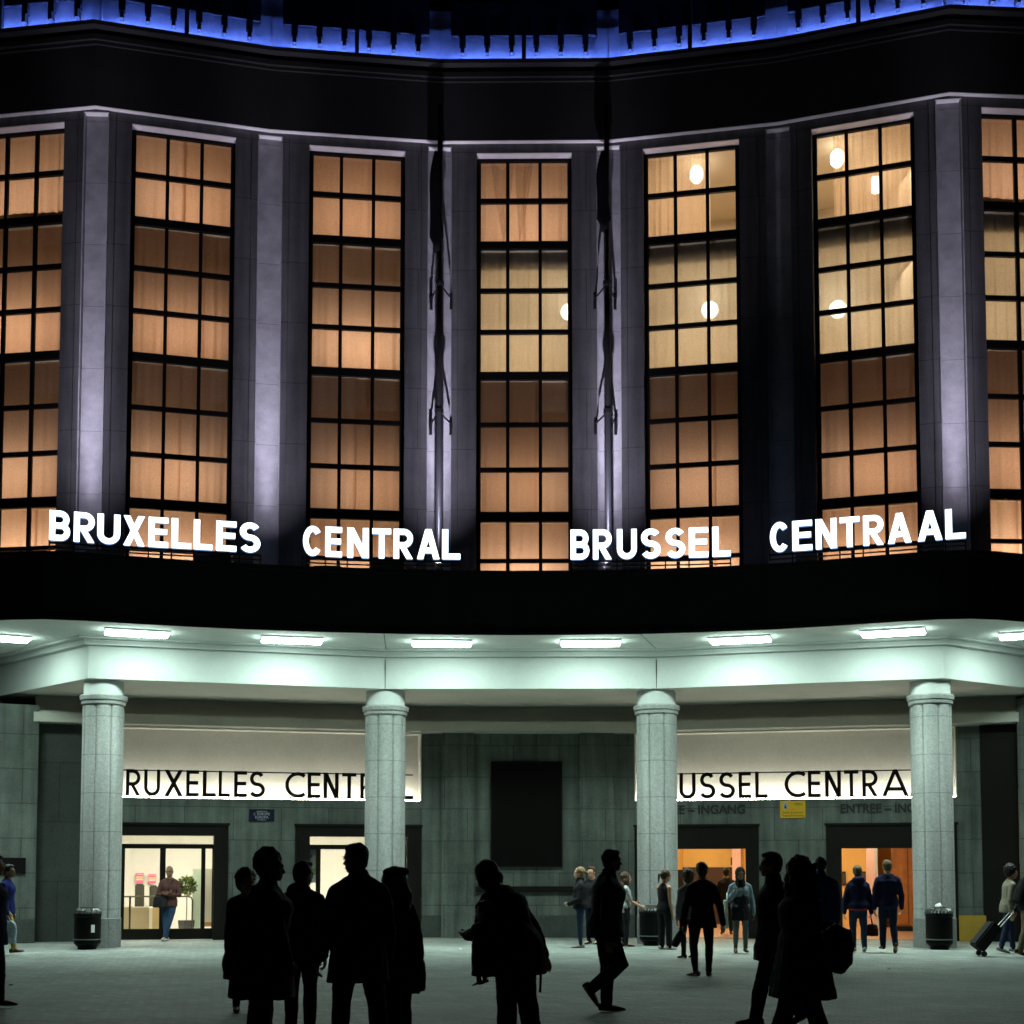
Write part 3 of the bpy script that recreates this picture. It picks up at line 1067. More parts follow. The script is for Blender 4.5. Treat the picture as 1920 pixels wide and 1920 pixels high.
pend = []
for i, Fc in enumerate(FAC):
    x0, x1 = WIN[i]
    win = empty('window')
    win.matrix_basis = Fc.M
    win.parent = ST
    bm = bmesh.new()
    yf0, yf1 = YW, YW + 0.09
    fw = 0.10
    zt, zbm = ROW['top'], ROW['bot']
    box(bm, x0 + 0.001, x0 + fw, yf0, yf1, zbm, zt + 0.018)
    box(bm, x1 - fw, x1 - 0.001, yf0, yf1, zbm, zt + 0.018)
    box(bm, x0 + fw, x1 - fw, yf0, yf1, zt - 0.05, zt + 0.018)
    for k, (a, c) in enumerate(ROW['rows']):
        box(bm, x0 + fw, x1 - fw, yf0 + (-0.03 if k in slab else 0.004), yf1, c - 0.012, a + 0.012)
    for mp_ in mull_px[i]:
        xm = Fc.hit(mp_, 600, YW)[0]
        box(bm, xm - 0.041, xm + 0.041, yf0 + 0.008, yf1 - 0.004, zbm, zt - 0.05)
    mk('frame', bm, M['frame'], win)
    bm = bmesh.new()
    box(bm, x0 + 0.03, x1 - 0.03, YW + 0.05, YW + 0.055, zbm, zt)
    mk('pane', bm, M['glass'], win)
    # rooms behind: slabs, partitions, back wall
    zfl = [ROW['rows'][1], ROW['rows'][4], ROW['rows'][7]]
    bm = bmesh.new()
    y0r, y1r = YW + 0.1, 4.2
    for (a, c) in zfl:
        box(bm, x0 - 0.5, x1 + 0.5, y0r, y1r, c, a)
    box(bm, x0 - 0.5, x1 + 0.5, y0r, y1r, zt + 0.1, zt + 0.3)
    box(bm, x0 - 0.5, x1 + 0.5, y0r, y1r, zbm - 0.9, zbm - 0.7)
    box(bm, x0 - 0.62, x0 - 0.5, 0.5, y1r, zbm - 0.9, zt + 0.3)
    box(bm, x1 + 0.5, x1 + 0.62, 0.5, y1r, zbm - 0.9, zt + 0.3)
    box(bm, x0 - 0.6, x1 + 0.6, y1r, y1r + 0.1, zbm - 0.9, zt + 0.3)
    mk('room', bm, M['room'] if i not in (3, 4, 5, 6) else M['room_pale'], ST, Fc.M)
    floors = [(zfl[0][0], zt + 0.08), (zfl[1][0], zfl[0][1]), (zfl[2][0], zfl[1][1]), (zbm - 0.6, zfl[2][1])]
    for k, (za, zc_) in enumerate(floors):
        zlow = za + 0.03
        sheer = k == 1 and i in (3, 4, 5, 6)
        warm = (1.0, 0.68, 0.49)
        hgt = zc_ - za
        if sheer:
            curtain(Fc, x0 - 0.1, x1 + 0.1, zlow, zc_ - 0.03, YW + 0.17, SHEER, win, 0.018)
            bm = bmesh.new()
            box(bm, x0 - 0.45, x1 + 0.45, YW + 0.25, YW + 0.29, zc_ - 0.42, zc_ - 0.005)  # added dark box behind the sheer, darkens its top band
            mk('top_shade_box', bm, mat('shade_box_brown', (0.1, 0.07, 0.04), 0.9), win)
        elif k == 0 and i == 4:          # curtain drawn off the right-hand column of panes
            curtain(Fc, x0 - 0.1, x0 + (x1 - x0) * 0.69, zlow, zc_ - 0.02, YW + 0.17, SHEER_WARM, win, 0.03, 9)
        elif k == 0 and i == 5:
            curtain(Fc, x0 + (x1 - x0) * 0.2, x1 - 0.12, zlow, zc_ - 0.02, YW + 0.17, SHEER_WARM, win, 0.03, 9)
        elif k == 0 and i in (0, 6):     # hem hangs short of the sill
            curtain(Fc, x0 - 0.1, x1 + 0.1, zlow + 0.16, zc_ - 0.02, YW + 0.16, CURT[(i + k) % 3], win, 0.03)
        else:
            xm_ = lerp(x0, x1, rnd.choice((0.33, 0.5, 0.62, 0.7)))
            ov = rnd.choice((0.02, 0.03, 0.06))
            yc_ = YW + 0.14 + 0.02 * rnd.random()
            curtain(Fc, x0 - 0.1, xm_ + ov, zlow, zc_ - 0.02, yc_, CURT[(i + k) % 3], win, rnd.uniform(0.010, 0.020), (xm_ - x0) * rnd.uniform(2.6, 4.4))
            curtain(Fc, xm_ - ov * 0.2, x1 + 0.1, zlow + rnd.choice((0, 0, 0.03)), zc_ - 0.02, yc_ + 0.06, CURT[(i + k + rnd.choice((0, 1))) % 3], win, rnd.uniform(0.010, 0.020), (x1 - xm_) * rnd.uniform(2.6, 4.4))
        if sheer or (k == 0 and i in (4, 5)):
            area_lamp(Fc, (x0 + x1) / 2, 2.6, zc_ - 0.08, 2.0, 1.4, 60, (1.0, 0.83, 0.62), -90)
        e = [27, 27, 26, 60][k] * rnd.uniform(0.72, 1.2)
        if k == 0:
            area_lamp(Fc, (x0 + x1) / 2, 1.75, za + 0.35, x1 - x0 - 0.3, 0.3, e * (0.85 if i not in (4, 5) else 0.5), warm, 8)
        elif not sheer:
            area_lamp(Fc, (x0 + x1) / 2 + rnd.uniform(-0.15, 0.15), 1.45, za + (0.62 if k < 3 else 1.35), x1 - x0 - 0.3, 0.35, e * 0.82, warm, 0)
        else:
            area_lamp(Fc, (x0 + x1) / 2, 1.9, za + 0.3, x1 - x0, 0.3, 9, (1.0, 0.7, 0.42), 5)

Fc = FAC[3]
x0, x1 = WIN[3]
zt_, zb_ = ROW['top'] + 0.05, ROW['rows'][1][0] + 0.05
DRAPE = curtain_mat('drape_thin', (0.95, 0.86, 0.74), 0.35, 5)
for (a0, a1, ab) in ((0.14, 0.40, 0.285), (0.40, 0.60, 0.45)):
    bm = bmesh.new()
    grid = []
    for r_ in range(25):
        tz = r_ / 24
        e_ = (1 - tz) ** 0.8
        row = []
        for k in range(25):
            tx = k / 24
            sag = 0.55 * (1 - abs(2 * tx - 1)) * (1 - tz)
            xx_ = lerp(x0, x1, ab + (lerp(a0, a1, tx) - ab) * e_)
            row.append(bm.verts.new((xx_, YW + 0.10 + 0.012 * math.sin(20 * tx + 16 * tz), max(zb_, lerp(zt_, zb_, tz) - sag * 0.5))))
        grid.append(row)
    for r_ in range(24):
        for k in range(24):
            bm.faces.new((grid[r_][k], grid[r_][k + 1], grid[r_ + 1][k + 1], grid[r_ + 1][k]))
    o = mk('drape', bm, DRAPE, ST, Fc.M, smooth=True)

# globes seen through the sheers
for (i, px, py, r_, what) in ((4, 1306, 327, 0.17, 'six sided glowing pendant lamp behind the top curtain, beside the unlit black pier'),
                              (5, 1570, 297, 0.17, 'glowing pendant lamp in the top left pane to the right of the black pier'),
                              (5, 1642, 347, 0.12, 'small square glowing lamp low in the top middle pane right of the black pier'),
                              (3, 1066, 585, 0.19, 'white globe lamp half hidden by the edge of the central window'),
                              (4, 1331, 581, 0.2, 'white globe lamp on a window bar just left of the black pier'),
                              (5, 1571, 580, 0.2, 'white globe lamp at the left edge of the window right of the black pier')):
    Fc = FAC[i]
    y = YW + 0.75
    x, z = Fc.hit(px, py, y)
    g = empty('pendant_lamp', Fc.w(x, y, z), math.atan2(Fc.u.y, Fc.u.x))
    tag(g, what, 'pendant lamp', 'pendant lamps behind the tall windows')
    bm = bmesh.new()
    if r_ == 0.17:
        lathe(bm, [(0.09, -0.2), (0.16, -0.11), (0.16, 0.11), (0.09, 0.2)], 6)
    elif r_ == 0.12:
        box(bm, -0.1, 0.1, -0.06, 0.06, -0.2, 0.2)
        bmesh.ops.bevel(bm, geom=bm.edges[:], offset=0.03, segments=2, affect='EDGES')
    else:
        ball(bm, (0, 0, 0), r_, r_, r_, 24)
    mk('globe', bm, M['globe'], g, smooth=r_ > 0.18)
    bm = bmesh.new()
    zt_ = (ROW['top'] + 0.08) if py < 400 else ROW['rows'][1][1]
    lathe(bm, [(0.012, r_ * 0.9), (0.012, zt_ - z)], 8)
    mk('stem', bm, M['black'], g)
bm = bmesh.new()                        # shelves on the back wall behind the drawn-back curtain
Fc = FAC[4]
for q in (0.35, 0.7, 1.05):
    box(bm, WIN[4][0], WIN[4][1] + 0.45, 3.7, 4.19, ROW['rows'][1][0] + q, ROW['rows'][1][0] + q + 0.04)
mk('room_shelves', bm, M['room_wood'], ST, Fc.M)

# uplights washing the pale flutes (the pier right of the centre stays dark)
for i, p in enumerate(FV2):
    if i in (0, 5, 7):
        continue
    d = (FAC[i].i + FAC[i - 1].i).normalized()
    k_ = {1: 1.0, 2: 1.0, 3: 1.25, 4: 1.35, 6: 0.85}[i]
    for nm, out_, zt_, en, ang_, lat, blend in (('pier_uplight', 2.7, 12.5, 1480, 97, 0.125, 1.0), ('pier_floodlight', 2.7, 12.5, 820, 112, 0.42, 1.0)):
        base = Vector((p.x, p.y, 0)) - d * out_
        base.z = ZT + 0.12
        ld = bpy.data.lights.new(nm, 'SPOT')
        ld.energy = en * k_
        ld.color = (0.80, 0.78, 1.0)
        ld.spot_size = R(ang_)
        ld.spot_blend = blend
        ld.shadow_soft_size = 0.05
        o = bpy.data.objects.new(nm, ld)
        C.objects.link(o)
        o.parent = ST
        q = (Vector((p.x, p.y, ZT + zt_)) - base).to_track_quat('-Z', 'Y')
        o.matrix_basis = Matrix.Translation(base) @ q.to_matrix().to_4x4() @ Matrix.Diagonal((lat, 1.0, 1.0, 1.0))


# ================================================================== lettering
def arc(cx, cy, rx, ry, a0, a1, n=14):
    return [(cx + rx * math.cos(R(lerp(a0, a1, k / n))), cy + ry * math.sin(R(lerp(a0, a1, k / n)))) for k in range(n + 1)]


def glyph(ch, s, style):
    """Strokes of one capital, height 1: ('L', points) thick polylines, ('P', x0, x1) parallelograms cut at top and bottom. style: bold | deco"""
    h = s / 2
    deco = style == 'deco'
    W = {'B': .66, 'R': .66, 'U': .68, 'X': .74, 'E': .6, 'L': .56, 'S': .62, 'C': .64, 'N': .68, 'T': .64, 'A': .76}[ch] if not deco else \
        {'B': .55, 'R': .58, 'U': .64, 'X': .70, 'E': .50, 'L': .47, 'S': .62, 'C': .76, 'N': .58, 'T': .54, 'A': .98}[ch]
    k = []
    if ch == 'E':
        k = [('L', [(h, 0), (h, 1)]), ('L', [(h, 1 - h), (W, 1 - h)]), ('L', [(h, .52), (W * .94, .52)]), ('L', [(h, h), (W, h)])]
    elif ch == 'L':
        k = [('L', [(h, 0), (h, 1)]), ('L', [(h, h), (W, h)])]
    elif ch == 'T':
        k = [('L', [(0, 1 - h), (W, 1 - h)]), ('L', [(W / 2, 0), (W / 2, 1)])]
    elif ch == 'N':
        k = [('L', [(h, 0), (h, 1)]), ('L', [(W - h, 0), (W - h, 1)]), ('P', W - h, h, s * 1.18)]
    elif ch == 'X':
        k = [('P', s * .62, W - s * .62, s * 1.2), ('P', W - s * .62, s * .62, s * 1.2)]
    elif ch == 'A':
        q = s * 1.1
        bar = .2 if not deco else .2
        k = [('P', q / 2, W / 2, q), ('P', W - q / 2, W / 2, q), ('L', [(W * .2, bar + h), (W * .8, bar + h)])]
    elif ch == 'U':
        r_ = W / 2 - h
        k = [('L', [(h, 1), (h, h + r_)] + arc(W / 2, h + r_, r_, r_, 180, 360)[1:] + [(W - h, 1)])]
    elif ch == 'C':
        if deco:
            k = [('L', arc(.5, .5, .5 - h, .5 - h, 52, 308, 26))]
        else:
            k = [('L', arc(W / 2 + .02, .5, W / 2 - h, .5 - h, 40, 320, 24))]
    elif ch == 'S':
        ry = (1 - 2 * h) / 4
        rx = W / 2 - h
        top = arc(W / 2, 1 - h - ry, rx * (.86 if deco else .97), ry, 28, 270, 18)
        bot = arc(W / 2, h + ry, rx, ry, 90, -152, 18)
        k = [('L', top + bot[1:])]
    elif ch in 'BR':
        ym = .50 if ch == 'B' else (.46 if not deco else .44)
        ry = (1 - h - ym) / 2
        rt = W - h - (0.03 if ch == 'B' else 0)
        k = [('L', [(h, 0), (h, 1)]), ('L', [(h, 1 - h), (rt - ry, 1 - h)] + arc(rt - ry, 1 - h - ry, ry, ry, 90, -90, 12)[1:] + [(h, ym)])]
        if ch == 'B':
            ry2 = (ym - h) / 2
            k.append(('L', [(h, ym), (W - h - ry2, ym)] + arc(W - h - ry2, h + ry2, ry2, ry2, 90, -90, 12)[1:] + [(h, h)]))
        else:
            k.append(('Q', (W * .42, ym), (W - s * .58, 0), s * 1.12))
    return k, W


def letter_mesh(ch, H, s, style, depth, xscale=1.0, m_front=0, m_side=0):
    """x from 0, z from 0 to H, front at y=0, back at y=depth"""
    bm = bmesh.new()
    strokes, W = glyph(ch, s, style)
    h = s / 2
    for si, st in enumerate(strokes):
        quads = []
        if st[0] == 'P':
            x0, x1, q = st[1], st[2], st[3] / 2
            quads.append([(x0 - q, 0), (x0 + q, 0), (x1 + q, 1), (x1 - q, 1)])
        elif st[0] == 'Q':
            (xa_, ya_), (xb_, yb_), q = st[1], st[2], st[3] / 2
            quads.append([(xb_ - q, yb_), (xb_ + q, yb_), (xa_ + q, ya_), (xa_ - q, ya_)])
        else:
            pts = [Vector(p) for p in st[1]]
            L_, R_ = [], []
            for i in range(len(pts)):
                ds = []
                if i > 0:
                    ds.append((pts[i] - pts[i - 1]).normalized())
                if i < len(pts) - 1:
                    ds.append((pts[i + 1] - pts[i]).normalized())
                nn = sum((Vector((-q.y, q.x)) for q in ds), Vector((0, 0))).normalized()
                ww = h / max(0.5, nn.dot(Vector((-ds[0].y, ds[0].x))))
                L_.append(pts[i] + nn * ww)
                R_.append(pts[i] - nn * ww)
            for i in range(len(pts) - 1):
                quads.append([R_[i], R_[i + 1], L_[i + 1], L_[i]])
        y0 = si * 0.0015
        for qd in quads:
            fr_ = [bm.verts.new((p[0] * H * xscale, y0, p[1] * H)) for p in qd]
            bk_ = [bm.verts.new((p[0] * H * xscale, depth + y0, p[1] * H)) for p in qd]
            f = bm.faces.new(fr_)
            f.material_index = m_front
            bm.faces.new(bk_[::-1]).material_index = m_side
            for i in range(4):
                bm.faces.new((fr_[i], bk_[i], bk_[(i + 1) % 4], fr_[(i + 1) % 4])).material_index = m_side
    bmesh.ops.remove_doubles(bm, verts=bm.verts, dist=0.0002)
    return bm, W * H * xscale


# --- glowing letters standing on the canopy
base_tab = [(92, 1012), (130, 1014.5), (205, 1020), (251, 1023), (296, 1026), (340, 1028), (380, 1030.5), (424, 1033), (468, 1035.5), (567, 1041), (640, 1044.5), (715, 1047),
            (780, 1048), (862, 1048.5), (1070, 1049), (1130, 1048.5), (1200, 1047.5), (1266, 1046), (1310, 1045), (1369, 1042.5), (1443, 1036), (1504, 1032), (1550, 1028.5),
            (1593, 1025), (1637, 1022), (1687, 1018), (1744, 1013), (1811, 1008.5)]
words_px = [
    ('BRUXELLES', [(92, 131), (138, 177), (182, 225), (231, 271), (278, 315), (321, 358), (363, 398), (405, 443), (449, 488)],
     'glowing white nine letter word on the canopy at far left'),
    ('CENTRAL', [(567, 603), (610, 641), (651, 691), (698, 733), (738, 774), (782, 824), (829, 863)],
     'glowing white seven letter word ending in AL, left of the central window'),
    ('BRUSSEL', [(1070, 1105), (1112, 1147), (1157, 1194), (1202, 1239), (1248, 1285), (1292, 1328), (1336, 1370)],
     'glowing white seven letter word with a double S, right of the central window'),
    ('CENTRAAL', [(1443, 1479), (1486, 1523), (1530, 1569), (1575, 1612), (1619, 1657), (1665, 1709), (1721, 1767), (1773, 1811)],
     'glowing white word with a double A, rising to the right end of the canopy'),
]
ZLET = atY(960, 1049, 29.45).z
for word, spans, lab in words_px:
    A = onZ(spans[0][0], interp(base_tab, spans[0][0]), ZLET)
    B = onZ(spans[-1][1], interp(base_tab, spans[-1][1]), ZLET)
    root = empty('illuminated_sign', (A.x, A.y, ZT))
    tag(root, lab, 'illuminated sign', 'lit words on the canopy roof')
    rail = []
    for ch, (p0, p1) in zip(word, spans):
        a = onZ(p0, interp(base_tab, p0), ZLET)
        c = onZ(p1, interp(base_tab, p1), ZLET)
        wd = (Vector((c.x, c.y)) - Vector((a.x, a.y))).length
        H = 57.5 * a.y / F
        bm, w0 = letter_mesh(ch, H, 0.185, 'bold', 0.10, 1.0, 0, 1)
        sc_ = wd / w0
        for v in bm.verts:
            v.co.x *= sc_
        ang = math.atan2(c.y - a.y, c.x - a.x)
        o = mk('letter', bm, [M['letter'], M['letter_side']], root)
        o.location = Vector((a.x, a.y, ZLET)) - root.location
        o.rotation_euler = (0, 0, ang)
        rail.append(Vector((a.x, a.y)))
        rail.append(Vector((c.x, c.y)))
    bm = bmesh.new()
    rl = rail
    rb = offset_poly(rl, -0.05)
    rf = offset_poly(rl, -0.01)
    off = Vector((A.x, A.y))
    strip(bm, [p - off for p in rf], [p - off for p in rb], ZLET - ZT - 0.07, ZLET - ZT - 0.03)
    strip(bm, [p - off for p in rf], [p - off for p in rb], ZLET - ZT - 0.16, ZLET - ZT - 0.135)
    for k in range(0, len(rl), 2):
        p = rl[k] - off
        box(bm, p.x - 0.014, p.x + 0.014, p.y + 0.012, p.y + 0.04, 0.0, ZLET - ZT + 0.02)
    p = rl[-1] - off
    box(bm, p.x - 0.014, p.x + 0.014, p.y + 0.012, p.y + 0.04, 0.0, ZLET - ZT - 0.03)
    mk('support_rail', bm, M['black'], root)

# --- black cut-out letters in the lit niches
def niche_sign(Fc, word_spans, y, y_top, y_bot, lab):
    x00 = Fc.hit(word_spans[0][1][0], 1480, y)[0]
    root = empty('niche_sign', Fc.w(x00, y, Z_N0), math.atan2(Fc.u.y, Fc.u.x))
    tag(root, lab, 'sign', 'black letters in the lit niches')
    H = None
    last = 0
    for ch, (p0, p1) in word_spans:
        xa_ = Fc.hit(p0, 1480, y)[0]
        xb_ = Fc.hit(p1, 1480, y)[0]
        zb_ = Z_N0 + 0.045
        H = (y_bot - y_top) / F * 34.3
        bm, w0 = letter_mesh(ch, H, 0.135, 'deco', 0.06)
        for v in bm.verts:
            v.co.x *= (xb_ - xa_) / w0
        o = mk('letter', bm, M['black_board'], root)
        o.location = (xa_ - x00, 0, zb_ - Z_N0)
        last = xb_ - x00
    bm = bmesh.new()
    box(bm, 0, last, 0.062, 0.08, H + 0.045 - 0.035, H + 0.045 - 0.005)
    k = 0.1
    while k < last:
        box(bm, k, k + 0.02, 0.062, 0.08, 0.0, 0.08)
        k += 0.42
    mk('support_rail', bm, M['black_board'], root)


niche_sign(WL, [('B', (203, 228)), ('R', (236, 263)), ('U', (270, 300)), ('X', (308, 343)), ('E', (349, 373)), ('L', (380, 405)), ('L', (410, 431)), ('E', (439, 463)), ('S', (467, 497)),
                ('C', (535, 571)), ('E', (577, 601)), ('N', (607, 635)), ('T', (642, 668)), ('R', (676, 702)), ('A', (706, 748)), ('L', (752, 775))], 0.06, 1449, 1497,
           'black art deco letters in the lit niche above the shop doors')
niche_sign(WR, [('B', (1203, 1228)), ('R', (1236, 1264)), ('U', (1274, 1304)), ('S', (1311, 1341)), ('S', (1347, 1378)), ('E', (1385, 1408)), ('L', (1416, 1439)),
                ('C', (1471, 1509)), ('E', (1515, 1539)), ('N', (1547, 1577)), ('T', (1583, 1610)), ('R', (1617, 1646)), ('A', (1654, 1704)), ('A', (1706, 1752)), ('L', (1758, 1782))], 0.06, 1447, 1496,
           'black art deco letters in the lit niche above the hall entrances')


def text_obj(s, size, m, parent=None, offset=0.0, depth=0.004, align='CENTER', spacing=1.0):
    cu = bpy.data.curves.new('text', 'FONT')
    cu.body = s
    cu.size = size
    cu.extrude = depth
    cu.offset = offset
    cu.align_x = align
    cu.align_y = 'CENTER'
    cu.space_character = spacing
    to = bpy.data.objects.new('text', cu)
    C.objects.link(to)
    dg = bpy.context.evaluated_depsgraph_get()
    me = bpy.data.meshes.new_from_object(to.evaluated_get(dg))
    bpy.data.objects.remove(to)
    me.transform(Matrix.Rotation(R(90), 4, 'X'))
    me.materials.clear()
    me.materials.append(m)
    o = bpy.data.objects.new('lettering', me)
    link(o, parent)
    return o


def fit(o, width):
    xsv = [v.co.x for v in o.data.vertices]
    k = width / (max(xsv) - min(xsv))
    o.data.transform(Matrix.Diagonal((k, 1, 1, 1)))


M['ink'] = mat('dark_ink', (0.02, 0.02, 0.018), 0.6)
for (p0, p1, lab, pm_) in ((1207, 1397, 'dark entrance lettering on stone over the first hall entrance', 1519), (1576, 1766, 'dark entrance lettering on stone over the second hall entrance', 1516)):
    xa_, za_ = WR.hit(p0, pm_ + 9, -0.012)
    xb_, zb_ = WR.hit(p1, pm_ - 9, -0.012)
    o = text_obj('ENTREE – INGANG', 0.3, M['ink'], None, 0.008, 0.01)
    fit(o, xb_ - xa_)
    zz = [v.co.z for v in o.data.vertices]
    o.data.transform(Matrix.Diagonal((1, 1, 0.23 / (max(zz) - min(zz)), 1)))
    o.name = 'entrance_lettering'
    o.matrix_basis = WR.M @ Matrix.Translation(((xa_ + xb_) / 2, -0.012, (za_ + zb_) / 2))
    tag(o, lab, 'lettering', 'entrance lettering on the stone')


def wall_sign(Fc, name, px0, px1, py0, py1, m, lab, cat, lines, y=-0.03, border=None):
    x0, z1 = Fc.hit(px0, py0, y)
    x1, z0 = Fc.hit(px1, py1, y)
    g = empty(name)
    g.matrix_basis = Fc.M @ Matrix.Translation(((x0 + x1) / 2, y, (z0 + z1) / 2))
    tag(g, lab, cat)
    W_, H_ = x1 - x0, z1 - z0
    bm = bmesh.new()
    box(bm, -W_ / 2, W_ / 2, 0, 0.025, -H_ / 2, H_ / 2)
    mk('plate', bm, m, g)
    for (s, size, cx, cz, col, wid) in lines:
        o = text_obj(s, size * H_, col, g, 0.0, 0.002)
        o.location = (cx * W_, -0.003, cz * H_)
        if wid:
            fit(o, wid * W_)
    return g, W_, H_


M['sign_blue'] = mat('sign_blue', (0.006, 0.009, 0.028), 0.6, spec=0.2)
M['sign_white'] = mat('sign_white', (0.4, 0.42, 0.46), 0.5)
M['sign_yellow'] = mat('sign_yellow', (0.75, 0.42, 0.01), 0.5)
wall_sign(WL, 'street_sign', 467, 514.5, 1517, 1540.5, M['sign_blue'], 'small dark blue street name plate on stone between the two shop doors', 'street sign',
          [('CARREFOUR DE', 0.16, 0, 0.3, M['sign_white'], 0.42), ("L' EUROPE", 0.3, 0, 0.1, M['sign_white'], 0.62), ('EUROPA', 0.3, 0, -0.17, M['sign_white'], 0.52), ('KRUISPUNT', 0.15, 0, -0.38, M['sign_white'], 0.36)])
g, W_, H_ = wall_sign(WR, 'notice_sign', 1462.5, 1510.5, 1502, 1533.5, M['sign_yellow'], 'yellow notice plate with a pictogram between the two hall entrances', 'notice sign',
                      [("FIBICL", 0.2, 0.24, 0.3, M['ink'], 0.32), ('?', 0.16, 0.24, 0.1, M['ink'], None), ('Entrée du parcours', 0.16, 0, -0.18, M['ink'], 0.8), ('Toegang fietsenstalling', 0.16, 0, -0.36, M['ink'], 0.88)])
bm = bmesh.new()
box(bm, -W_ * 0.38, -W_ * 0.2, -0.004, -0.001, 0.02 * H_, 0.4 * H_, 0)
lathe(bm, [(0.03, 0.0), (0.03, 0.004)], 12, 1)
pic = mk('pictogram', bm, [M['sign_white'], M['ink']], g)
bm = bmesh.new()
box(bm, -W_ * 0.33, -W_ * 0.25, -0.008, -0.005, 0.06 * H_, 0.2 * H_)
box(bm, -W_ * 0.31, -W_ * 0.27, -0.008, -0.005, 0.22 * H_, 0.3 * H_)
mk('pictogram_figure', bm, M['ink'], g)

# dark boards on the centre wall and the left flank
def board(Fc, name, px0, px1, py0, py1, lab, cat, y=-0.05, m=None, ledge=True):
    x0, z1 = Fc.hit(px0, py0, y)
    x1, z0 = Fc.hit(px1, py1, y)
    g = empty(name)
    g.matrix_basis = Fc.M @ Matrix.Translation(((x0 + x1) / 2, y, z0))
    tag(g, lab, cat)
    W_, H_ = x1 - x0, z1 - z0
    bm = bmesh.new()
    box(bm, -W_ / 2, W_ / 2, 0.01, 0.048, 0, H_)
    mk('panel', bm, m or M['black_board'], g)
    if ledge:
        bm = bmesh.new()
        t_ = 0.035
        box(bm, -W_ / 2 - t_, -W_ / 2, -0.02, 0.048, 0, H_)
        box(bm, W_ / 2, W_ / 2 + t_, -0.02, 0.048, 0, H_)
        box(bm, -W_ / 2 - t_, W_ / 2 + t_, -0.02, 0.048, H_, H_ + t_)
        box(bm, -W_ / 2 - t_, W_ / 2 + t_, -0.03, 0.048, -t_, 0)
        mk('frame', bm, M['portal'], g)
    return g


board(WC, 'black_board', 923, 1052, 1430, 1623, 'large black framed panel on the bare centre wall between shop and hall', 'panel')
g = empty('wall_rail')
x0, z0 = WC.hit(892, 1673, -0.1)
x1, z1 = WC.hit(1076, 1662, -0.1)
g.matrix_basis = WC.M @ Matrix.Translation((x0, -0.1, z0))
tag(g, 'long dark wall rail under the large black panel', 'rail')
bm = bmesh.new()
box(bm, 0, x1 - x0, 0, 0.05, 0, z1 - z0)
bmesh.ops.bevel(bm, geom=bm.edges[:], offset=0.012, segments=2, affect='EDGES')
mk('bar', bm, M['portal'], g)
for k in (0.06, 0.5, 0.94):
    bm = bmesh.new()
    box(bm, (x1 - x0) * k - 0.03, (x1 - x0) * k + 0.03, 0.05, 0.098, 0.03, z1 - z0 - 0.03)
    mk('bracket', bm, M['portal'], g)
board(FL, 'name_board', -40, 48, 1608, 1638, 'small blank black board on the stone at the left edge', 'board', ledge=False)

# ================================================================== canopy lights
lamp_px = [(-4, 1199), (257, 1190.5), (547.5, 1203.5), (828.5, 1209.5), (1107.5, 1209), (1387.5, 1203), (1674, 1189.5), (1935, 1194)]
lamp_lab = ['lit strip light under the canopy, cut off by the left edge of the picture', 'lit strip light under the canopy above the leftmost column', 'lit strip light under the canopy between the two left columns, nearer the middle one',
            'lit strip light under the canopy just right of the second column', 'lit strip light under the canopy just left of the third column', 'lit strip light under the canopy just right of the third column',
            'lit strip light under the canopy left of the rightmost column', 'lit strip light under the canopy, cut off by the right edge of the picture']
proto = None
for i, (px, py) in enumerate(lamp_px):
    p = onZ(px, py, ZS - 0.085)
    j = min(range(len(EDGE2)), key=lambda k: abs(EDGE2[k].x - p.x))
    j = max(1, min(len(EDGE2) - 2, j))
    tg = EDGE2[j + 1] - EDGE2[j - 1]
    ang = math.atan2(tg.y, tg.x)
    if i == 0:
        ang = R(28)
    if i == 7:
        ang = R(-22)
    if proto is None:
        g = empty('ceiling_light')
        bm = bmesh.new()
        box(bm, -0.66, 0.66, -0.29, 0.29, 0.063, 0.084)
        bmesh.ops.bevel(bm, geom=bm.edges[:], offset=0.015, segments=1, affect='EDGES')
        ho = mk('housing', bm, M['plaster'], g)
        bm = bmesh.new()
        box(bm, -0.64, 0.64, -0.27, 0.27, 0.0, 0.062)
        bmesh.ops.bevel(bm, geom=[e for e in bm.edges], offset=0.02, segments=1, affect='EDGES')
        bm.normal_update()
        for f in bm.faces:
            f.material_index = 1 if f.normal.z > 0.5 else (0 if f.normal.z < -0.5 else 2)
        di = mk('diffuser', bm, [M['tube'], M['plaster'], M['tube_side']], g)
        ld = bpy.data.lights.new('reflector_beam', 'AREA')
        ld.shape = 'RECTANGLE'
        ld.size, ld.size_y = 1.26, 0.5
        ld.energy = 84
        ld.color = (0.8, 1.0, 0.92)
        ld.spread = R(92)
        lo = bpy.data.objects.new('reflector_beam', ld)
        link(lo, g)
        lo.location = (0, 0, -0.03)
        proto = (g, ho, di, lo)
    else:
        g = proto[0].copy()
        C.objects.link(g)
        for ch in proto[1:]:
            c2 = ch.copy()
            C.objects.link(c2)
            c2.parent = g
    g.location = p
    g.rotation_euler = (0, 0, ang)
    tag(g, lamp_lab[i], 'ceiling light', 'strip lights under the canopy')

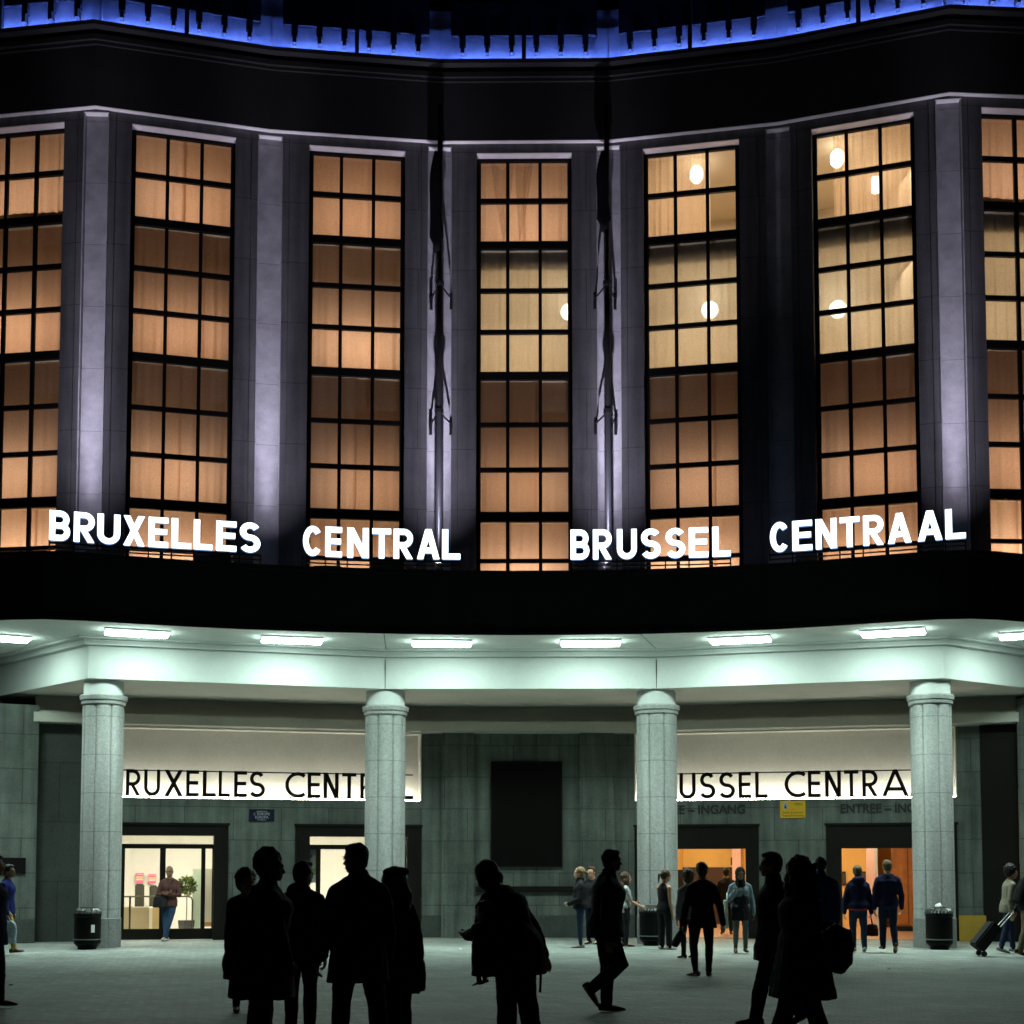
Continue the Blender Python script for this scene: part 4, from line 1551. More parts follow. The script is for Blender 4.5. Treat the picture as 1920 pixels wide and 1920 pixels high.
# ================================================================== flagpoles
M['pole'] = mat('pole_metal', (0.06, 0.06, 0.07), 0.4, 0.5)
M['flag'] = mat('flag_cloth', (0.006, 0.006, 0.009), 0.9, spec=0.1)
for idx, (vi, px, lab) in enumerate(((3, 823, 'tall flagpole with a limp dark flag left of the central window'), (4, 1140, 'tall flagpole with a limp dark flag right of the central window'))):
    P = FV2[vi]
    d = (FAC[vi].i + FAC[vi - 1].i).normalized()
    base = Vector((P.x, P.y, 0)) - d * 0.75
    base.x = atY(px, 900, base.y).x
    g = empty('flagpole', (base.x, base.y, ZT - 0.03))
    tag(g, lab, 'flagpole', 'flagpoles on the canopy')
    ztop = atY(px, 195, base.y).z - ZT
    bm = bmesh.new()
    lathe(bm, [(0.075, 0.0), (0.075, ztop * 0.3), (0.06, ztop)], 16)
    mk('pole', bm, M['pole'], g, smooth=True)
    for py in (545, 785):
        z = atY(px, py - 16, base.y).z - ZT
        bm = bmesh.new()
        for s in (-1, 1):
            tube(bm, [(0, 0.05, z), (s * 0.24, 0.78, z - 0.03)], 0.022, 8)
            box(bm, s * 0.24 - 0.035, s * 0.24 + 0.035, 0.74, 0.8, z - 0.3, z + 0.1)
        lathe(bm, [(0.1, z - 0.05), (0.1, z + 0.05)], 12)
        mk('bracket', bm, M['black'], g)
    zf1 = atY(px, 285, base.y).z - ZT
    zf0 = atY(px, 470 if idx == 0 else 430, base.y).z - ZT
    bm = bmesh.new()
    rings = []
    N_ = 14
    for k in range(N_ + 1):
        t_ = k / N_
        z = lerp(zf1, zf0, t_)
        wd = 0.05 + 0.1 * math.sin(min(1, t_ * 1.4) * PI * 0.62) + 0.02 * math.sin(9 * t_)
        rings.append((Vector((-0.09 - 0.02 * math.sin(5 * t_), -0.02, z)), Vector((wd * (0.55 if t_ > 0.92 else 1), 0, 0)), Vector((0, 0.1 + 0.02 * math.sin(7 * t_), 0))))
    loft(bm, rings, 14)
    mk('flag', bm, M['flag'], g, smooth=True)

# floodlight housings lying on the canopy edge
for (p0, p1, q0, q1, lab) in ((160, 228, 1030, 1040, 'low black floodlight box on the canopy behind the start of the first lit word'), (365, 432, 1034, 1056, 'black floodlight box on the canopy under the end of the first lit word'),
                              (586, 640, 1062, 1072, 'low black floodlight box on the canopy under the second lit word'), (694, 758, 1044, 1072, 'tall black floodlight box under the letters of the second lit word')):
    A = onZ(p0, interp([(0, 1035), (433, 1057), (640, 1067), (960, 1072)], p0), ZT)
    Y = A.y + 0.55
    x0, x1 = atY(p0, q0, Y).x, atY(p1, q0, Y).x
    zt = atY(p0, q0, Y).z
    g = empty('floodlight', ((x0 + x1) / 2, Y, ZT - 0.03))
    tag(g, lab, 'floodlight', 'floodlight boxes on the canopy')
    W_ = x1 - x0
    bm = bmesh.new()
    box(bm, -W_ / 2, W_ / 2, 0, 0.3, 0.06, max(0.2, zt - ZT + 0.03))
    bmesh.ops.bevel(bm, geom=bm.edges[:], offset=0.02, segments=2, affect='EDGES')
    mk('housing', bm, M['black'], g)
    bm = bmesh.new()
    box(bm, -W_ / 2 - 0.03, -W_ / 2 - 0.005, 0.1, 0.2, 0.0, 0.2)
    box(bm, W_ / 2 + 0.005, W_ / 2 + 0.03, 0.1, 0.2, 0.0, 0.2)
    mk('bracket', bm, M['steel'], g)

# ================================================================== street furniture
M['bin'] = mat('bin_paint', (0.003, 0.0035, 0.0035), 0.4, spec=0.12)
M['bin_rim'] = mat('bin_rim', (0.2, 0.22, 0.2), 0.35, 0.3)
M['paper'] = mat('paper', (0.75, 0.76, 0.74), 0.8)


def make_bin(px, py, lab, extra):
    cp = min(COLS, key=lambda q: abs(q.x - onZ(px, py, 0).x))
    yb = cp.y - 0.80
    g = empty('trash_bin', (atY(px, 1740, yb).x, yb, 0), R(20))
    tag(g, lab, 'trash bin', 'black trash bins by the columns')
    bm = bmesh.new()
    lathe(bm, [(0.19, 0.0), (0.2, 0.05), (0.275, 0.13), (0.275, 0.2), (0.285, 0.205), (0.285, 0.225), (0.275, 0.23), (0.275, 0.68), (0.285, 0.70), (0.285, 0.735), (0.27, 0.75)], 40)
    mk('body', bm, M['bin'], g)
    bm = bmesh.new()
    lathe(bm, [(0.268, 0.203), (0.291, 0.203), (0.291, 0.222), (0.268, 0.222)], 40)
    mk('hoop', bm, M['bin_rim'], g)
    bm = bmesh.new()
    n = 96
    rings = []
    for r_, z, d in ((0.285, 0.745, 0), (0.29, 0.775, 0.006), (0.265, 0.82, 0.012), (0.21, 0.86, 0.012), (0.17, 0.872, 0.0), (0.17, 0.885, 0), (0.12, 0.895, 0)):
        rings.append([bm.verts.new(((r_ + (d if (j // 2) % 2 else -d)) * math.cos(2 * PI * j / n + (z - 0.745) * 1.2), (r_ + (d if (j // 2) % 2 else -d)) * math.sin(2 * PI * j / n + (z - 0.745) * 1.2), z)) for j in range(n)])
    for a, c in zip(rings, rings[1:]):
        for j in range(n):
            bm.faces.new((a[j], a[(j + 1) % n], c[(j + 1) % n], c[j]))
    bm.faces.new(rings[-1])
    mk('lid', bm, mat('bin_lid', (0.03, 0.033, 0.031), 0.28), g)
    if extra == 'label':
        bm = bmesh.new()
        rs = [bm.verts.new((0.279 * math.cos(a), 0.279 * math.sin(a), z)) for z in (0.36, 0.52) for a in (R(-78), R(-70), R(-62))]
        bm.faces.new((rs[0], rs[1], rs[4], rs[3]))
        bm.faces.new((rs[1], rs[2], rs[5], rs[4]))
        mk('sticker', bm, M['paper'], g)
    return g


make_bin(164, 1776, 'black trash bin with a white sticker in front of the leftmost column', 'label')
make_bin(1222, 1773, 'black trash bin beside the third column, behind the woman in a sleeveless black jumpsuit', '')
b3 = make_bin(1761, 1776, 'black trash bin with white rubbish on its lid, at the rightmost column', '')


def crumple(name, loc, s, lab, seed):
    bm = bmesh.new()
    fl = 0.5 if s > 0.05 else 0.22
    ball(bm, (0, 0, s * fl), s, s * 0.8, s * fl, 9)
    for v in bm.verts:
        v.co += Vector(noise.noise_vector(v.co * 40 + Vector((seed, 0, 0)))) * s * 0.35
    o = mk(name, bm, M['paper'])
    o.location = loc
    o.rotation_euler = (0, 0, seed)
    tag(o, lab, 'litter', 'litter')
    return o


crumple('crumpled_paper', b3.location + Vector((-0.01, -0.03, 0.885)), 0.075, 'white crumpled paper cup lying on the lid of the right trash bin', 2)
for k, (px, py, lab) in enumerate(((1627, 1787, 'scrap of white paper on the paving behind the man in the navy sweater'), (1787, 1775, 'scrap of white paper on the paving at the foot of the rightmost column'), (863, 1780, 'tiny scrap of white paper on the paving in front of the centre wall'),
                                   (1667, 1817, 'thin scrap of paper on open paving below the walking pair'), (1804, 1817, 'scrap of paper on open paving below the right trash bin'), (20, 1847, 'tiny scrap of paper on the paving at lower left'))):
    p = onZ(px, py, 0)
    crumple('paper_scrap', p, 0.04, lab, k + 3)

# ochre board leaning against the wall at right
x0, z1 = WR.hit(1798, 1716, -0.25)
x1, z0 = WR.hit(1850, 1757, -0.25)
bm = bmesh.new()
box(bm, 0, x1 - x0, 0, 0.03, 0.0, z1)
o = mk('ochre_board', bm, mat('ochre_board', (0.34, 0.21, 0.015), 0.7, var=0.15, vscale=5), None, WR.M @ Matrix.Translation((x0, -0.3, 0.002)) @ Matrix.Rotation(R(-6), 4, 'X'))
tag(o, 'plain ochre board leaning on the wall to the right of the rightmost column', 'board')

# ---- things in the shop
M['pink'] = mat('poster_pink', (0.85, 0.16, 0.25), 0.6)
M['counter'] = mat('counter', (0.36, 0.29, 0.16), 0.6, var=0.1)
M['counter_white'] = mat('counter_white', (0.8, 0.74, 0.58), 0.6)
M['chair'] = mat('chair_black', (0.02, 0.02, 0.012), 0.6)


def shopx(px, y):
    return WL.hit(px, 1690, y)[0]


def poster(px0, px1, py0, py1, y, lab, kind):
    x0, z1 = WL.hit(px0, py0, y)
    x1, z0 = WL.hit(px1, py1, y)
    g = empty('poster')
    g.matrix_basis = WL.M @ Matrix.Translation((x0, y, z0))
    tag(g, lab, 'poster')
    W_, H_ = x1 - x0, z1 - z0
    bm = bmesh.new()
    if kind == 'pink':
        box(bm, 0, W_, 0, 0.01, 0, H_, 0)
        box(bm, W_ * 0.05, W_ * 0.95, -0.004, 0, H_ * 0.3, H_ * 0.66, 1)
        for k in range(4):
            box(bm, W_ * (0.1 + 0.21 * k), W_ * (0.26 + 0.21 * k), -0.008, -0.004, H_ * (0.4 + 0.02 * (k % 2)), H_ * 0.6, 2)
        box(bm, W_ * 0.1, W_ * 0.9, -0.004, 0, H_ * 0.86, H_ * 0.9, 1)
        mk('sheet', bm, [M['pink'], M['paper'], M['sign_yellow']], g)
    else:
        box(bm, 0, W_, 0, 0.01, 0, H_, 0)
        box(bm, W_ * 0.0, W_, -0.004, 0, H_ * 0.02, H_ * 0.2, 1)
        box(bm, W_ * 0.3, W_ * 0.8, -0.006, -0.004, H_ * 0.22, H_ * 0.38, 2)
        box(bm, W_ * 0.62, W_ * 0.8, -0.006, -0.004, H_ * 0.38, H_ * 0.8, 3)
        box(bm, W_ * 0.02, W_ * 0.3, -0.006, -0.004, H_ * 0.66, H_ * 0.76, 4)
        mk('sheet', bm, [mat('poster_sky', (0.42, 0.62, 0.82), 0.6), M['paper'], mat('poster_green', (0.35, 0.4, 0.12), 0.6), M['sign_yellow'], M['pink']], g)
    return g


poster(255, 269, 1637, 1656, 4.9, 'pink and white poster on the shop wall, the left of two above the chairs', 'pink')
poster(278, 292, 1639, 1657, 4.9, 'pink and white poster on the shop wall, the right of two above the chairs', 'pink')
poster(580.5, 595, 1585, 1655, 0.45, 'blue and yellow picture poster in the narrow side pane of the second shop door', 'sky')
for k, (p0, p1, q0, q1) in enumerate(((253, 270, 1658, 1700), (280, 295, 1661, 1700))):
    y = 3.0
    x0, z1 = WL.hit(p0, q0, y)
    x1, _ = WL.hit(p1, q1, y)
    g = empty('office_chair', WL.w((x0 + x1) / 2, y, 0.012), math.atan2(WL.u.y, WL.u.x))
    tag(g, ['black high backed office chair at the left of the shop counter', 'black high backed office chair nearer the shop door mullion'][k], 'office chair', 'office chairs in the shop')
    W_ = x1 - x0
    bm = bmesh.new()
    box(bm, -W_ / 2, W_ / 2, 0.1, 0.18, 0.62, z1)
    bmesh.ops.bevel(bm, geom=bm.edges[:], offset=0.03, segments=2, affect='EDGES')
    mk('backrest', bm, M['chair'], g)
    bm = bmesh.new()
    box(bm, -W_ / 2 - 0.04, W_ / 2 + 0.04, -0.4, 0.1, 0.46, 0.56)
    bmesh.ops.bevel(bm, geom=bm.edges[:], offset=0.03, segments=2, affect='EDGES')
    mk('seat', bm, M['chair'], g)
    bm = bmesh.new()
    for s in (-1, 1):
        box(bm, s * (W_ / 2 + 0.07) - 0.03, s * (W_ / 2 + 0.07) + 0.03, -0.3, 0.12, 0.68, 0.73)
        box(bm, s * (W_ / 2 + 0.07) - 0.02, s * (W_ / 2 + 0.07) + 0.02, -0.1, -0.05, 0.5, 0.68)
    mk('armrest', bm, M['chair'], g)
    bm = bmesh.new()
    lathe(bm, [(0.03, 0.05), (0.03, 0.46)], 10)
    for a in range(5):
        tube(bm, [(0, 0, 0.09), (0.28 * math.cos(a * 1.257), 0.28 * math.sin(a * 1.257), 0.04)], 0.025, 6)
    mk('base', bm, M['chair'], g)
y = 2.0
g = empty('shop_counter', WL.w(shopx(236, y), y, 0.012), math.atan2(WL.u.y, WL.u.x))
tag(g, 'low brown reception counter with a white end panel behind the left shop door', 'counter')
a, c, e = 0.0, shopx(280, y) - shopx(236, y), shopx(286, y) - shopx(236, y)
f_ = shopx(299, y) - shopx(236, y)
ht = WL.hit(260, 1702, y)[1]
bm = bmesh.new()
box(bm, a - 1.0, c, 0, 0.6, 0, ht)
mk('front_panel', bm, M['counter'], g)
bm = bmesh.new()
box(bm, c + 0.002, e, -0.02, 0.6, 0, ht)
mk('end_panel', bm, M['counter_white'], g)
bm = bmesh.new()
box(bm, e + 0.002, f_ + 0.2, 0.05, 0.6, 0, ht - 0.01)
mk('side_panel', bm, mat('counter_tan', (0.6, 0.42, 0.18), 0.6), g)
# potted topiary
p = WL.w(shopx(350, 1.3), 1.3, 0.012)
g = empty('potted_tree', p)
tag(g, 'potted tree with a clipped round green crown inside the left shop door', 'potted plant')
bm = bmesh.new()
lathe(bm, [(0.15, 0.0), (0.2, 0.3), (0.21, 0.42), (0.18, 0.42)], 4)
mk('pot', bm, M['black'], g)
zc_ = WL.hit(351, 1661, 1.3)[1]
bm = bmesh.new()
tube(bm, [(0, 0, 0.3), (0.005, 0, 0.8), (0, 0, zc_)], 0.013, 8)
mk('trunk', bm, mat('trunk_brown', (0.12, 0.07, 0.03), 0.8), g)
bm = bmesh.new()
rn = random.Random(5)
for k in range(900):
    d = Vector((rn.gauss(0, 1), rn.gauss(0, 1), rn.gauss(0, 1))).normalized()
    rr = 0.23 * rn.uniform(0.55, 1.05)
    c = d * rr + Vector((0, 0, zc_))
    if rn.random() < 0.12 and d.z < -0.2:
        c.z -= 0.07
    u = d.cross(Vector((rn.random(), rn.random(), rn.random()))).normalized() * 0.022
    v = (d + Vector((rn.uniform(-.7, .7), rn.uniform(-.7, .7), rn.uniform(-.7, .7)))).normalized() * 0.05
    bm.faces.new([bm.verts.new(q) for q in (c - v * 0.5, c + u, c + v, c - u)])
mk('crown', bm, mat('leaf_green', (0.11, 0.17, 0.015), 0.5, var=0.3, vscale=25), g)
# handrail just inside the left door
y = 0.42
x0, zr_ = WL.hit(244, 1682, y)
x1 = WL.hit(361, 1682, y)[0]
g = empty('handrail', WL.w(x0, y, 0.012), math.atan2(WL.u.y, WL.u.x))
tag(g, 'black tubular handrail inside the left shop door', 'handrail')
bm = bmesh.new()
ww = x1 - x0
tube(bm, [(-0.25, 0, zr_), (ww - 0.1, 0, zr_), (ww - 0.03, 0, zr_ - 0.03), (ww, 0, zr_ - 0.1), (ww, 0, 0)], 0.02, 10)
mk('rail', bm, mat('rail_bronze', (0.08, 0.07, 0.02), 0.35, 0.5), g)
bm = bmesh.new()
tube(bm, [(0, 0, zr_), (0, 0, 0)], 0.022, 10)
mk('post', bm, M['black'], g)
# glass cabinet, right part of the first door
y = 1.8
x0 = shopx(361, y)
g = empty('display_cabinet', WL.w(x0, y, 0.012), math.atan2(WL.u.y, WL.u.x))
tag(g, 'pale green display cabinet with a pink base at the right of the left shop door', 'cabinet')
zt = WL.hit(370, 1630, y)[1]
bm = bmesh.new()
box(bm, 0, 0.2, 0, 0.4, 0.0, zt)
mk('door', bm, mat('cabinet_green', (0.55, 0.66, 0.5), 0.4), g)
bm = bmesh.new()
box(bm, 0.3, 0.72, 0, 0.4, 0.35, zt)
mk('body', bm, mat('cabinet_grey', (0.52, 0.5, 0.38), 0.5), g)
bm = bmesh.new()
box(bm, 0.3, 0.72, -0.01, 0.4, 0.0, 0.17)
mk('base', bm, M['pink'], g)
bm = bmesh.new()
box(bm, 0.3, 0.72, -0.008, 0.4, 0.24, 0.349)
mk('drawer', bm, mat('cabinet_brown', (0.3, 0.16, 0.04), 0.5), g)


# ================================================================== people
SK = {'pale': (0.5, 0.28, 0.19), 'tan': (0.36, 0.19, 0.11), 'brown': (0.13, 0.065, 0.04)}
SKM = {k: mat('skin_' + k, v, 0.55) for k, v in SK.items()}
CM = {}


def cloth(name, col, rough=0.9):
    if name not in CM:
        CM[name] = mat('cloth_' + name, col, rough, var=0.18, vscale=9, bump=0.12, bscale=160, spec=0.15)
    return CM[name]


K = lambda: cloth('black', (0.012, 0.012, 0.014))
HAIR = {k: mat('hair_' + k, v, 0.6, var=0.25, vscale=30, spec=0.3) for k, v in (('dark', (0.012, 0.009, 0.007)), ('brown', (0.05, 0.025, 0.013)), ('blond', (0.2, 0.13, 0.06)), ('light', (0.1, 0.07, 0.035)))}
EYE = mat('eye_dark', (0.01, 0.01, 0.01), 0.3)
LIP = mat('lip', (0.3, 0.1, 0.08), 0.5)
V = Vector


def remesh(bm, vox, smooth=4, wr=0.0, wf=7.0, seed=0.0):
    """Fuse overlapping closed forms into one continuous surface; wr adds cloth folds."""
    me = bpy.data.meshes.new('tmp')
    bmesh.ops.recalc_face_normals(bm, faces=bm.faces)
    bm.to_mesh(me)
    bm.free()
    o = bpy.data.objects.new('tmp', me)
    C.objects.link(o)
    md_ = o.modifiers.new('r', 'REMESH')
    md_.mode = 'VOXEL'
    md_.voxel_size = vox
    ms = o.modifiers.new('s', 'SMOOTH')
    ms.factor = 0.5
    ms.iterations = smooth
    dg = bpy.context.evaluated_depsgraph_get()
    out = bpy.data.meshes.new_from_object(o.evaluated_get(dg))
    bpy.data.objects.remove(o)
    bpy.data.meshes.remove(me)
    if wr:
        s = V((seed * 3.1, seed * 1.7, seed))
        nn = [v.normal.copy() for v in out.vertices]
        for v, q in zip(out.vertices, nn):
            p = v.co
            v.co = p + q * (wr * (noise.noise(V((p.x * wf, p.y * wf, p.z * wf * 0.7)) + s) + 0.5 * noise.noise(p * wf * 2.6 + s)))
    out.polygons.foreach_set('use_smooth', [True] * len(out.polygons))
    return out


def obj_from(name, me, mats, parent):
    me.materials.clear()
    for m in (mats if isinstance(mats, (list, tuple)) else [mats]):
        me.materials.append(m)
    o = bpy.data.objects.new(name, me)
    link(o, parent)
    return o


# a relaxed right hand: wrist at origin, fingers along -z, thumb forward (+y), palm facing -x
def build_hand(curl):
    bm = bmesh.new()
    loft(bm, [(V((0, 0, 0.012)), V((0.019, 0, 0)), V((0, 0.026, 0))), (V((0, 0, -0.02)), V((0.019, 0, 0)), V((0, 0.031, 0))), (V((0, 0, -0.055)), V((0.0165, 0, 0)), V((0, 0.041, 0))),
              (V((-0.002, 0, -0.092)), V((0.0135, 0, 0)), V((0, 0.041, 0))), (V((-0.003, 0, -0.100)), V((0.009, 0, 0)), V((0, 0.036, 0)))], 14)
    for y, ln, z0 in ((0.030, 0.074, -0.092), (0.0105, 0.082, -0.097), (-0.0105, 0.076, -0.095), (-0.030, 0.060, -0.088)):
        p = V((-0.001, y * 0.95, z0 + 0.02))
        a = 0.12 * curl
        spread = y * 1.6
        pts = [p]
        q = V((-0.001, y, z0))
        pts.append(q)
        for seg_, fr in enumerate((0.46, 0.30, 0.24)):
            a += (0.28, 0.42, 0.3)[seg_] * curl
            q = q + V((-math.sin(a), spread * 0.35, -math.cos(a))) * ln * fr
            pts.append(q)
        tube(bm, pts, [0.0095, 0.0095, 0.0088, 0.008, 0.0072], 8)
    tube(bm, [V((-0.004, 0.018, -0.018)), V((-0.012, 0.042, -0.042)), V((-0.018, 0.056, -0.068)), V((-0.022, 0.058, -0.094))], [0.014, 0.0125, 0.0105, 0.009], 8)
    return remesh(bm, 0.0042, 2)


HANDS = {c: build_hand(c) for c in (0.35, 1.1, 2.3)}


def person(lab, px, D, h, rot, lean=0.0, head=(0, 0), armL=None, armR=None, legL=None, legR=None, bulk=1.0, skin='pale',
           top=None, legs=None, shoes=None, hair=('short', 'dark'), handc=(1.1, 1.1), near=False, group=None, py_ref=1660, dz=0.0, glasses=False, female=False, child=False):
    """arm: (upper, fore) directions, leg: (thigh, shin, foot) directions; x outwards, y forwards, z up. top: dict(m, hem, flare, sleeve, puff)."""
    X = atY(px, py_ref, D).x
    root = empty('person', (X, D, 0), R(rot))
    tag(root, lab, 'person', group)
    sh = 0.108 * h * (0.9 if female else 1.0)
    armD = ((0.14, 0.02, -1), (0.04, 0.16, -1))
    armL, armR = armL or armD, armR or armD
    legD = ((0.02, 0.02, -1), (0.0, -0.03, -1), (0.15, 1, 0))
    legL, legR = legL or legD, legR or legD
    sp = V((0, math.sin(R(lean)), math.cos(R(lean))))
    fw = V((0, math.cos(R(lean)), -math.sin(R(lean))))
    hip = V((0, 0, 0.515 * h))
    J = {}
    soles = []
    for s, lg, n in ((-1, legL, 'L'), (1, legR, 'R')):
        d1 = V((lg[0][0] * s, lg[0][1], lg[0][2])).normalized()
        d2 = V((lg[1][0] * s, lg[1][1], lg[1][2])).normalized()
        d3 = V((lg[2][0] * s, lg[2][1], lg[2][2])).normalized()
        a = hip + V((s * 0.052 * h, 0, -0.01 * h))
        k = a + d1 * 0.235 * h
        an = k + d2 * 0.235 * h
        up = (-d2 - d3 * (-d2).dot(d3)).normalized()
        heel = an - d3 * 0.045 * h - up * 0.03 * h
        toe = an + d3 * 0.105 * h - up * 0.033 * h
        J['leg' + n] = (a, k, an, d3, up)
        soles += [heel.z - 0.008 * h, toe.z - 0.008 * h]
    lift = -min(soles)
    off = V((0, 0, lift + dz))
    for n in ('legL', 'legR'):
        a, k, an, d3, up = J[n]
        J[n] = (a + off, k + off, an + off, d3, up)
    hip = hip + off
    nb = hip + sp * 0.315 * h
    for s, ar, n in ((-1, armL, 'L'), (1, armR, 'R')):
        d1 = V((ar[0][0] * s, ar[0][1], ar[0][2])).normalized()
        d2 = V((ar[1][0] * s, ar[1][1], ar[1][2])).normalized()
        a = hip + sp * 0.252 * h + V((s * sh, 0, 0)) + fw * (-0.008 * h)
        e = a + d1 * 0.172 * h
        w_ = e + d2 * 0.148 * h
        J['arm' + n] = (a, e, w_, d1, d2)
    hr = Matrix.Rotation(R(head[0]), 3, 'Z') @ Matrix.Rotation(R(-lean * 0.6 + head[1]), 3, 'X')
    hc = nb + sp * 0.018 * h + hr @ V((0, 0.014 * h, 0.078 * h))
    hs = 0.13 * h / 0.234 if not child else 0.17 * h / 0.234     # head scale
    hl = 0.234 * hs * h / h * 1.0
    hs = (0.262 if not child else 0.19) / 0.236
    up_ = V((0, 0, 1))

    def tor(t, wx, wy, fo=0.0):
        return (hip + sp * (t * h) + fw * (fo * h), V((wx * h * bulk, 0, 0)), fw * (wy * h * bulk))
    fm = 0.93 if female else 1.0
    TR = [(-0.055, .06, .055, 0), (-0.02, .094, .068, -.004), (0.03, .093 / fm, .066, -.004), (0.09, .080 * fm, .056, 0), (0.15, .086 * fm, .06, .004), (0.21, .098 * fm, .064, .006), (0.243, .1 * fm, .058, 0), (0.268, .088 * fm, .048, -.004), (0.292, .06, .04, -.006), (0.312, .038, .034, -.006)]
    # ---- body
    bm = bmesh.new()
    loft(bm, [tor(*q) for q in TR], 18)
    tube(bm, [hip + sp * 0.28 * h, nb + sp * 0.02 * h, hc - hr @ V((0, 0.012 * h, 0.02))], [0.038 * h, 0.036 * h, 0.034 * h], 12)
    for n in ('legL', 'legR'):
        a, k, an, d3, up = J[n]
        tube(bm, [a, a.lerp(k, .5), k, k.lerp(an, .35), an], [.05 * h, .043 * h, .031 * h, .031 * h, .019 * h], 12)
        tube(bm, [an - d3 * .03 * h - up * .018 * h, an + d3 * .04 * h - up * .02 * h, an + d3 * .1 * h - up * .027 * h], [.021 * h, .022 * h, .014 * h], 10)
    for n in ('armL', 'armR'):
        a, e, w_, d1, d2 = J[n]
        tube(bm, [a - d1 * 0.004, a.lerp(e, .45), e, e.lerp(w_, .3), w_], [.031 * h, .027 * h, .0215 * h, .0215 * h, .0145 * h], 12)
    for s, n in ((-1, 'armL'), (1, 'armR')):
        tube(bm, [J[n][0], hip + sp * .285 * h + V((s * .05 * h, 0, 0)) - fw * .008 * h, hip + sp * .306 * h + V((s * .018 * h, 0, 0)) - fw * .008 * h], [.028 * h, .026 * h, .026 * h], 12)
    # head
    ball(bm, hc + hr @ V((0, -.008, .012)) * hs, .076 * hs, .095 * hs, .108 * hs, 18, 0, hr)
    ball(bm, hc + hr @ V((0, .022, -.052)) * hs, .056 * hs, .066 * hs, .066 * hs, 14, 0, hr)
    ball(bm, hc + hr @ V((0, .07, -.098)) * hs, .022 * hs, .018 * hs, .016 * hs, 10, 0, hr)
    tube(bm, [hc + hr @ V((0, .084, .004)) * hs, hc + hr @ V((0, .108, -.036)) * hs], [.009 * hs, .0145 * hs], 8)
    ball(bm, hc + hr @ V((0, .086, .016)) * hs, .05 * hs, .012 * hs, .01 * hs, 10, 0, hr)
    ball(bm, hc + hr @ V((0, .086, -.072)) * hs, .022 * hs, .011 * hs, .010 * hs, 10, 0, hr)
    for s in (-1, 1):
        ball(bm, hc + hr @ V((s * .077, -.012, -.015)) * hs, .009 * hs, .02 * hs, .032 * hs, 8, 0, hr)
    body_me = remesh(bm, 0.013 if near else 0.015, 3)
    bm = bmesh.new()
    bm.from_mesh(body_me)
    for n, s, cu in (('armL', -1, handc[0]), ('armR', 1, handc[1])):
        a, e, w_, d1, d2 = J[n]
        hm = HANDS[cu]
        # palm turns towards the body, thumb forwards
        z = -d2
        yv = V((0, 1, 0)) - z * z.y
        if yv.length < 0.35:
            yv = V((0, 0, 1)) - z * z.z
        yv.normalize()
        xv = yv.cross(z) * s
        sc_ = h / 1.75 * (0.95 if female else 1.03)
        mt = Matrix(((xv.x, yv.x, z.x, w_.x), (xv.y, yv.y, z.y, w_.y), (xv.z, yv.z, z.z, w_.z), (0, 0, 0, 1))) @ Matrix.Diagonal((sc_, sc_, sc_, 1))
        tmp = hm.copy()
        tmp.transform(mt)
        nf0 = len(bm.faces)
        bm.from_mesh(tmp)
        bpy.data.meshes.remove(tmp)
        if xv.cross(yv).dot(z) < 0:
            bm.faces.ensure_lookup_table()
            bmesh.ops.reverse_faces(bm, faces=bm.faces[nf0:])
    for s in (-1, 1):
        ball(bm, hc + hr @ V((s * .031, .083, .0)) * hs, .011 * hs, .008 * hs, .007 * hs, 8, 1, hr)
        ball(bm, hc + hr @ V((s * .031, .09, .017)) * hs, .019 * hs, .006 * hs, .004 * hs, 8, 3, hr)
    ball(bm, hc + hr @ V((0, .092, -.072)) * hs, .02 * hs, .008 * hs, .006 * hs, 8, 2, hr)
    me = bpy.data.meshes.new('body')
    bm.to_mesh(me)
    bm.free()
    me.polygons.foreach_set('use_smooth', [True] * len(me.polygons))
    bpy.data.meshes.remove(body_me)
    obj_from('body', me, [SKM[skin], EYE, LIP, HAIR[hair[1]] if hair[0] not in ('bald', 'hijab') else HAIR['dark']], root)
    vox = 0.014 if near else 0.016
    # ---- trousers
    lg_m, lw = legs or (K(), 1.0)
    bm = bmesh.new()
    loft(bm, [tor(-0.06, .066, .062), tor(-0.02, .1, .074), tor(0.03, .099 / fm, .072), tor(0.075, .09 * fm, .064)], 18)
    for n in ('legL', 'legR'):
        a, k, an, d3, up = J[n]
        d2 = (an - k).normalized()
        end = an + d2 * (-.004 * h)
        tube(bm, [a, a.lerp(k, .5), k, k.lerp(an, .35), k.lerp(an, .7), end],
             [.056 * h * (0.5 + 0.5 * lw), .049 * h * (.4 + .6 * lw), .037 * h * lw, .037 * h * lw, .031 * h * lw ** 1.3, .028 * h * lw ** 1.6], 14)
    obj_from('trousers', remesh(bm, vox, 3, 0.008, 9, px), lg_m, root)
    # ---- shoes
    sh_m = shoes or K()
    for n in ('legL', 'legR'):
        a, k, an, d3, up = J[n]
        bm = bmesh.new()
        sd = d3.cross(up)
        rings = []
        for t, wd, hb, ht in ((-.052, .012, -.03, -.008), (-.046, .019, -.036, .012), (-.01, .021, -.037, .016), (.04, .024, -.037, -.004), (.08, .026, -.037, -.014), (.11, .02, -.037, -.021), (.122, .008, -.034, -.027)):
            rings.append((an + d3 * t * h + up * ((hb + ht) / 2) * h, sd * wd * h, up * ((ht - hb) / 2) * h))
        loft(bm, rings, 14)
        obj_from('shoe', remesh(bm, 0.009, 2), sh_m, root)
    # ---- top garment
    tp = top or {}
    pf = tp.get('puff', 1.0)
    hem = tp.get('hem', 0.06)                  # metres below the hip joint
    flare = tp.get('flare', 1.0)
    bm = bmesh.new()
    rings = []
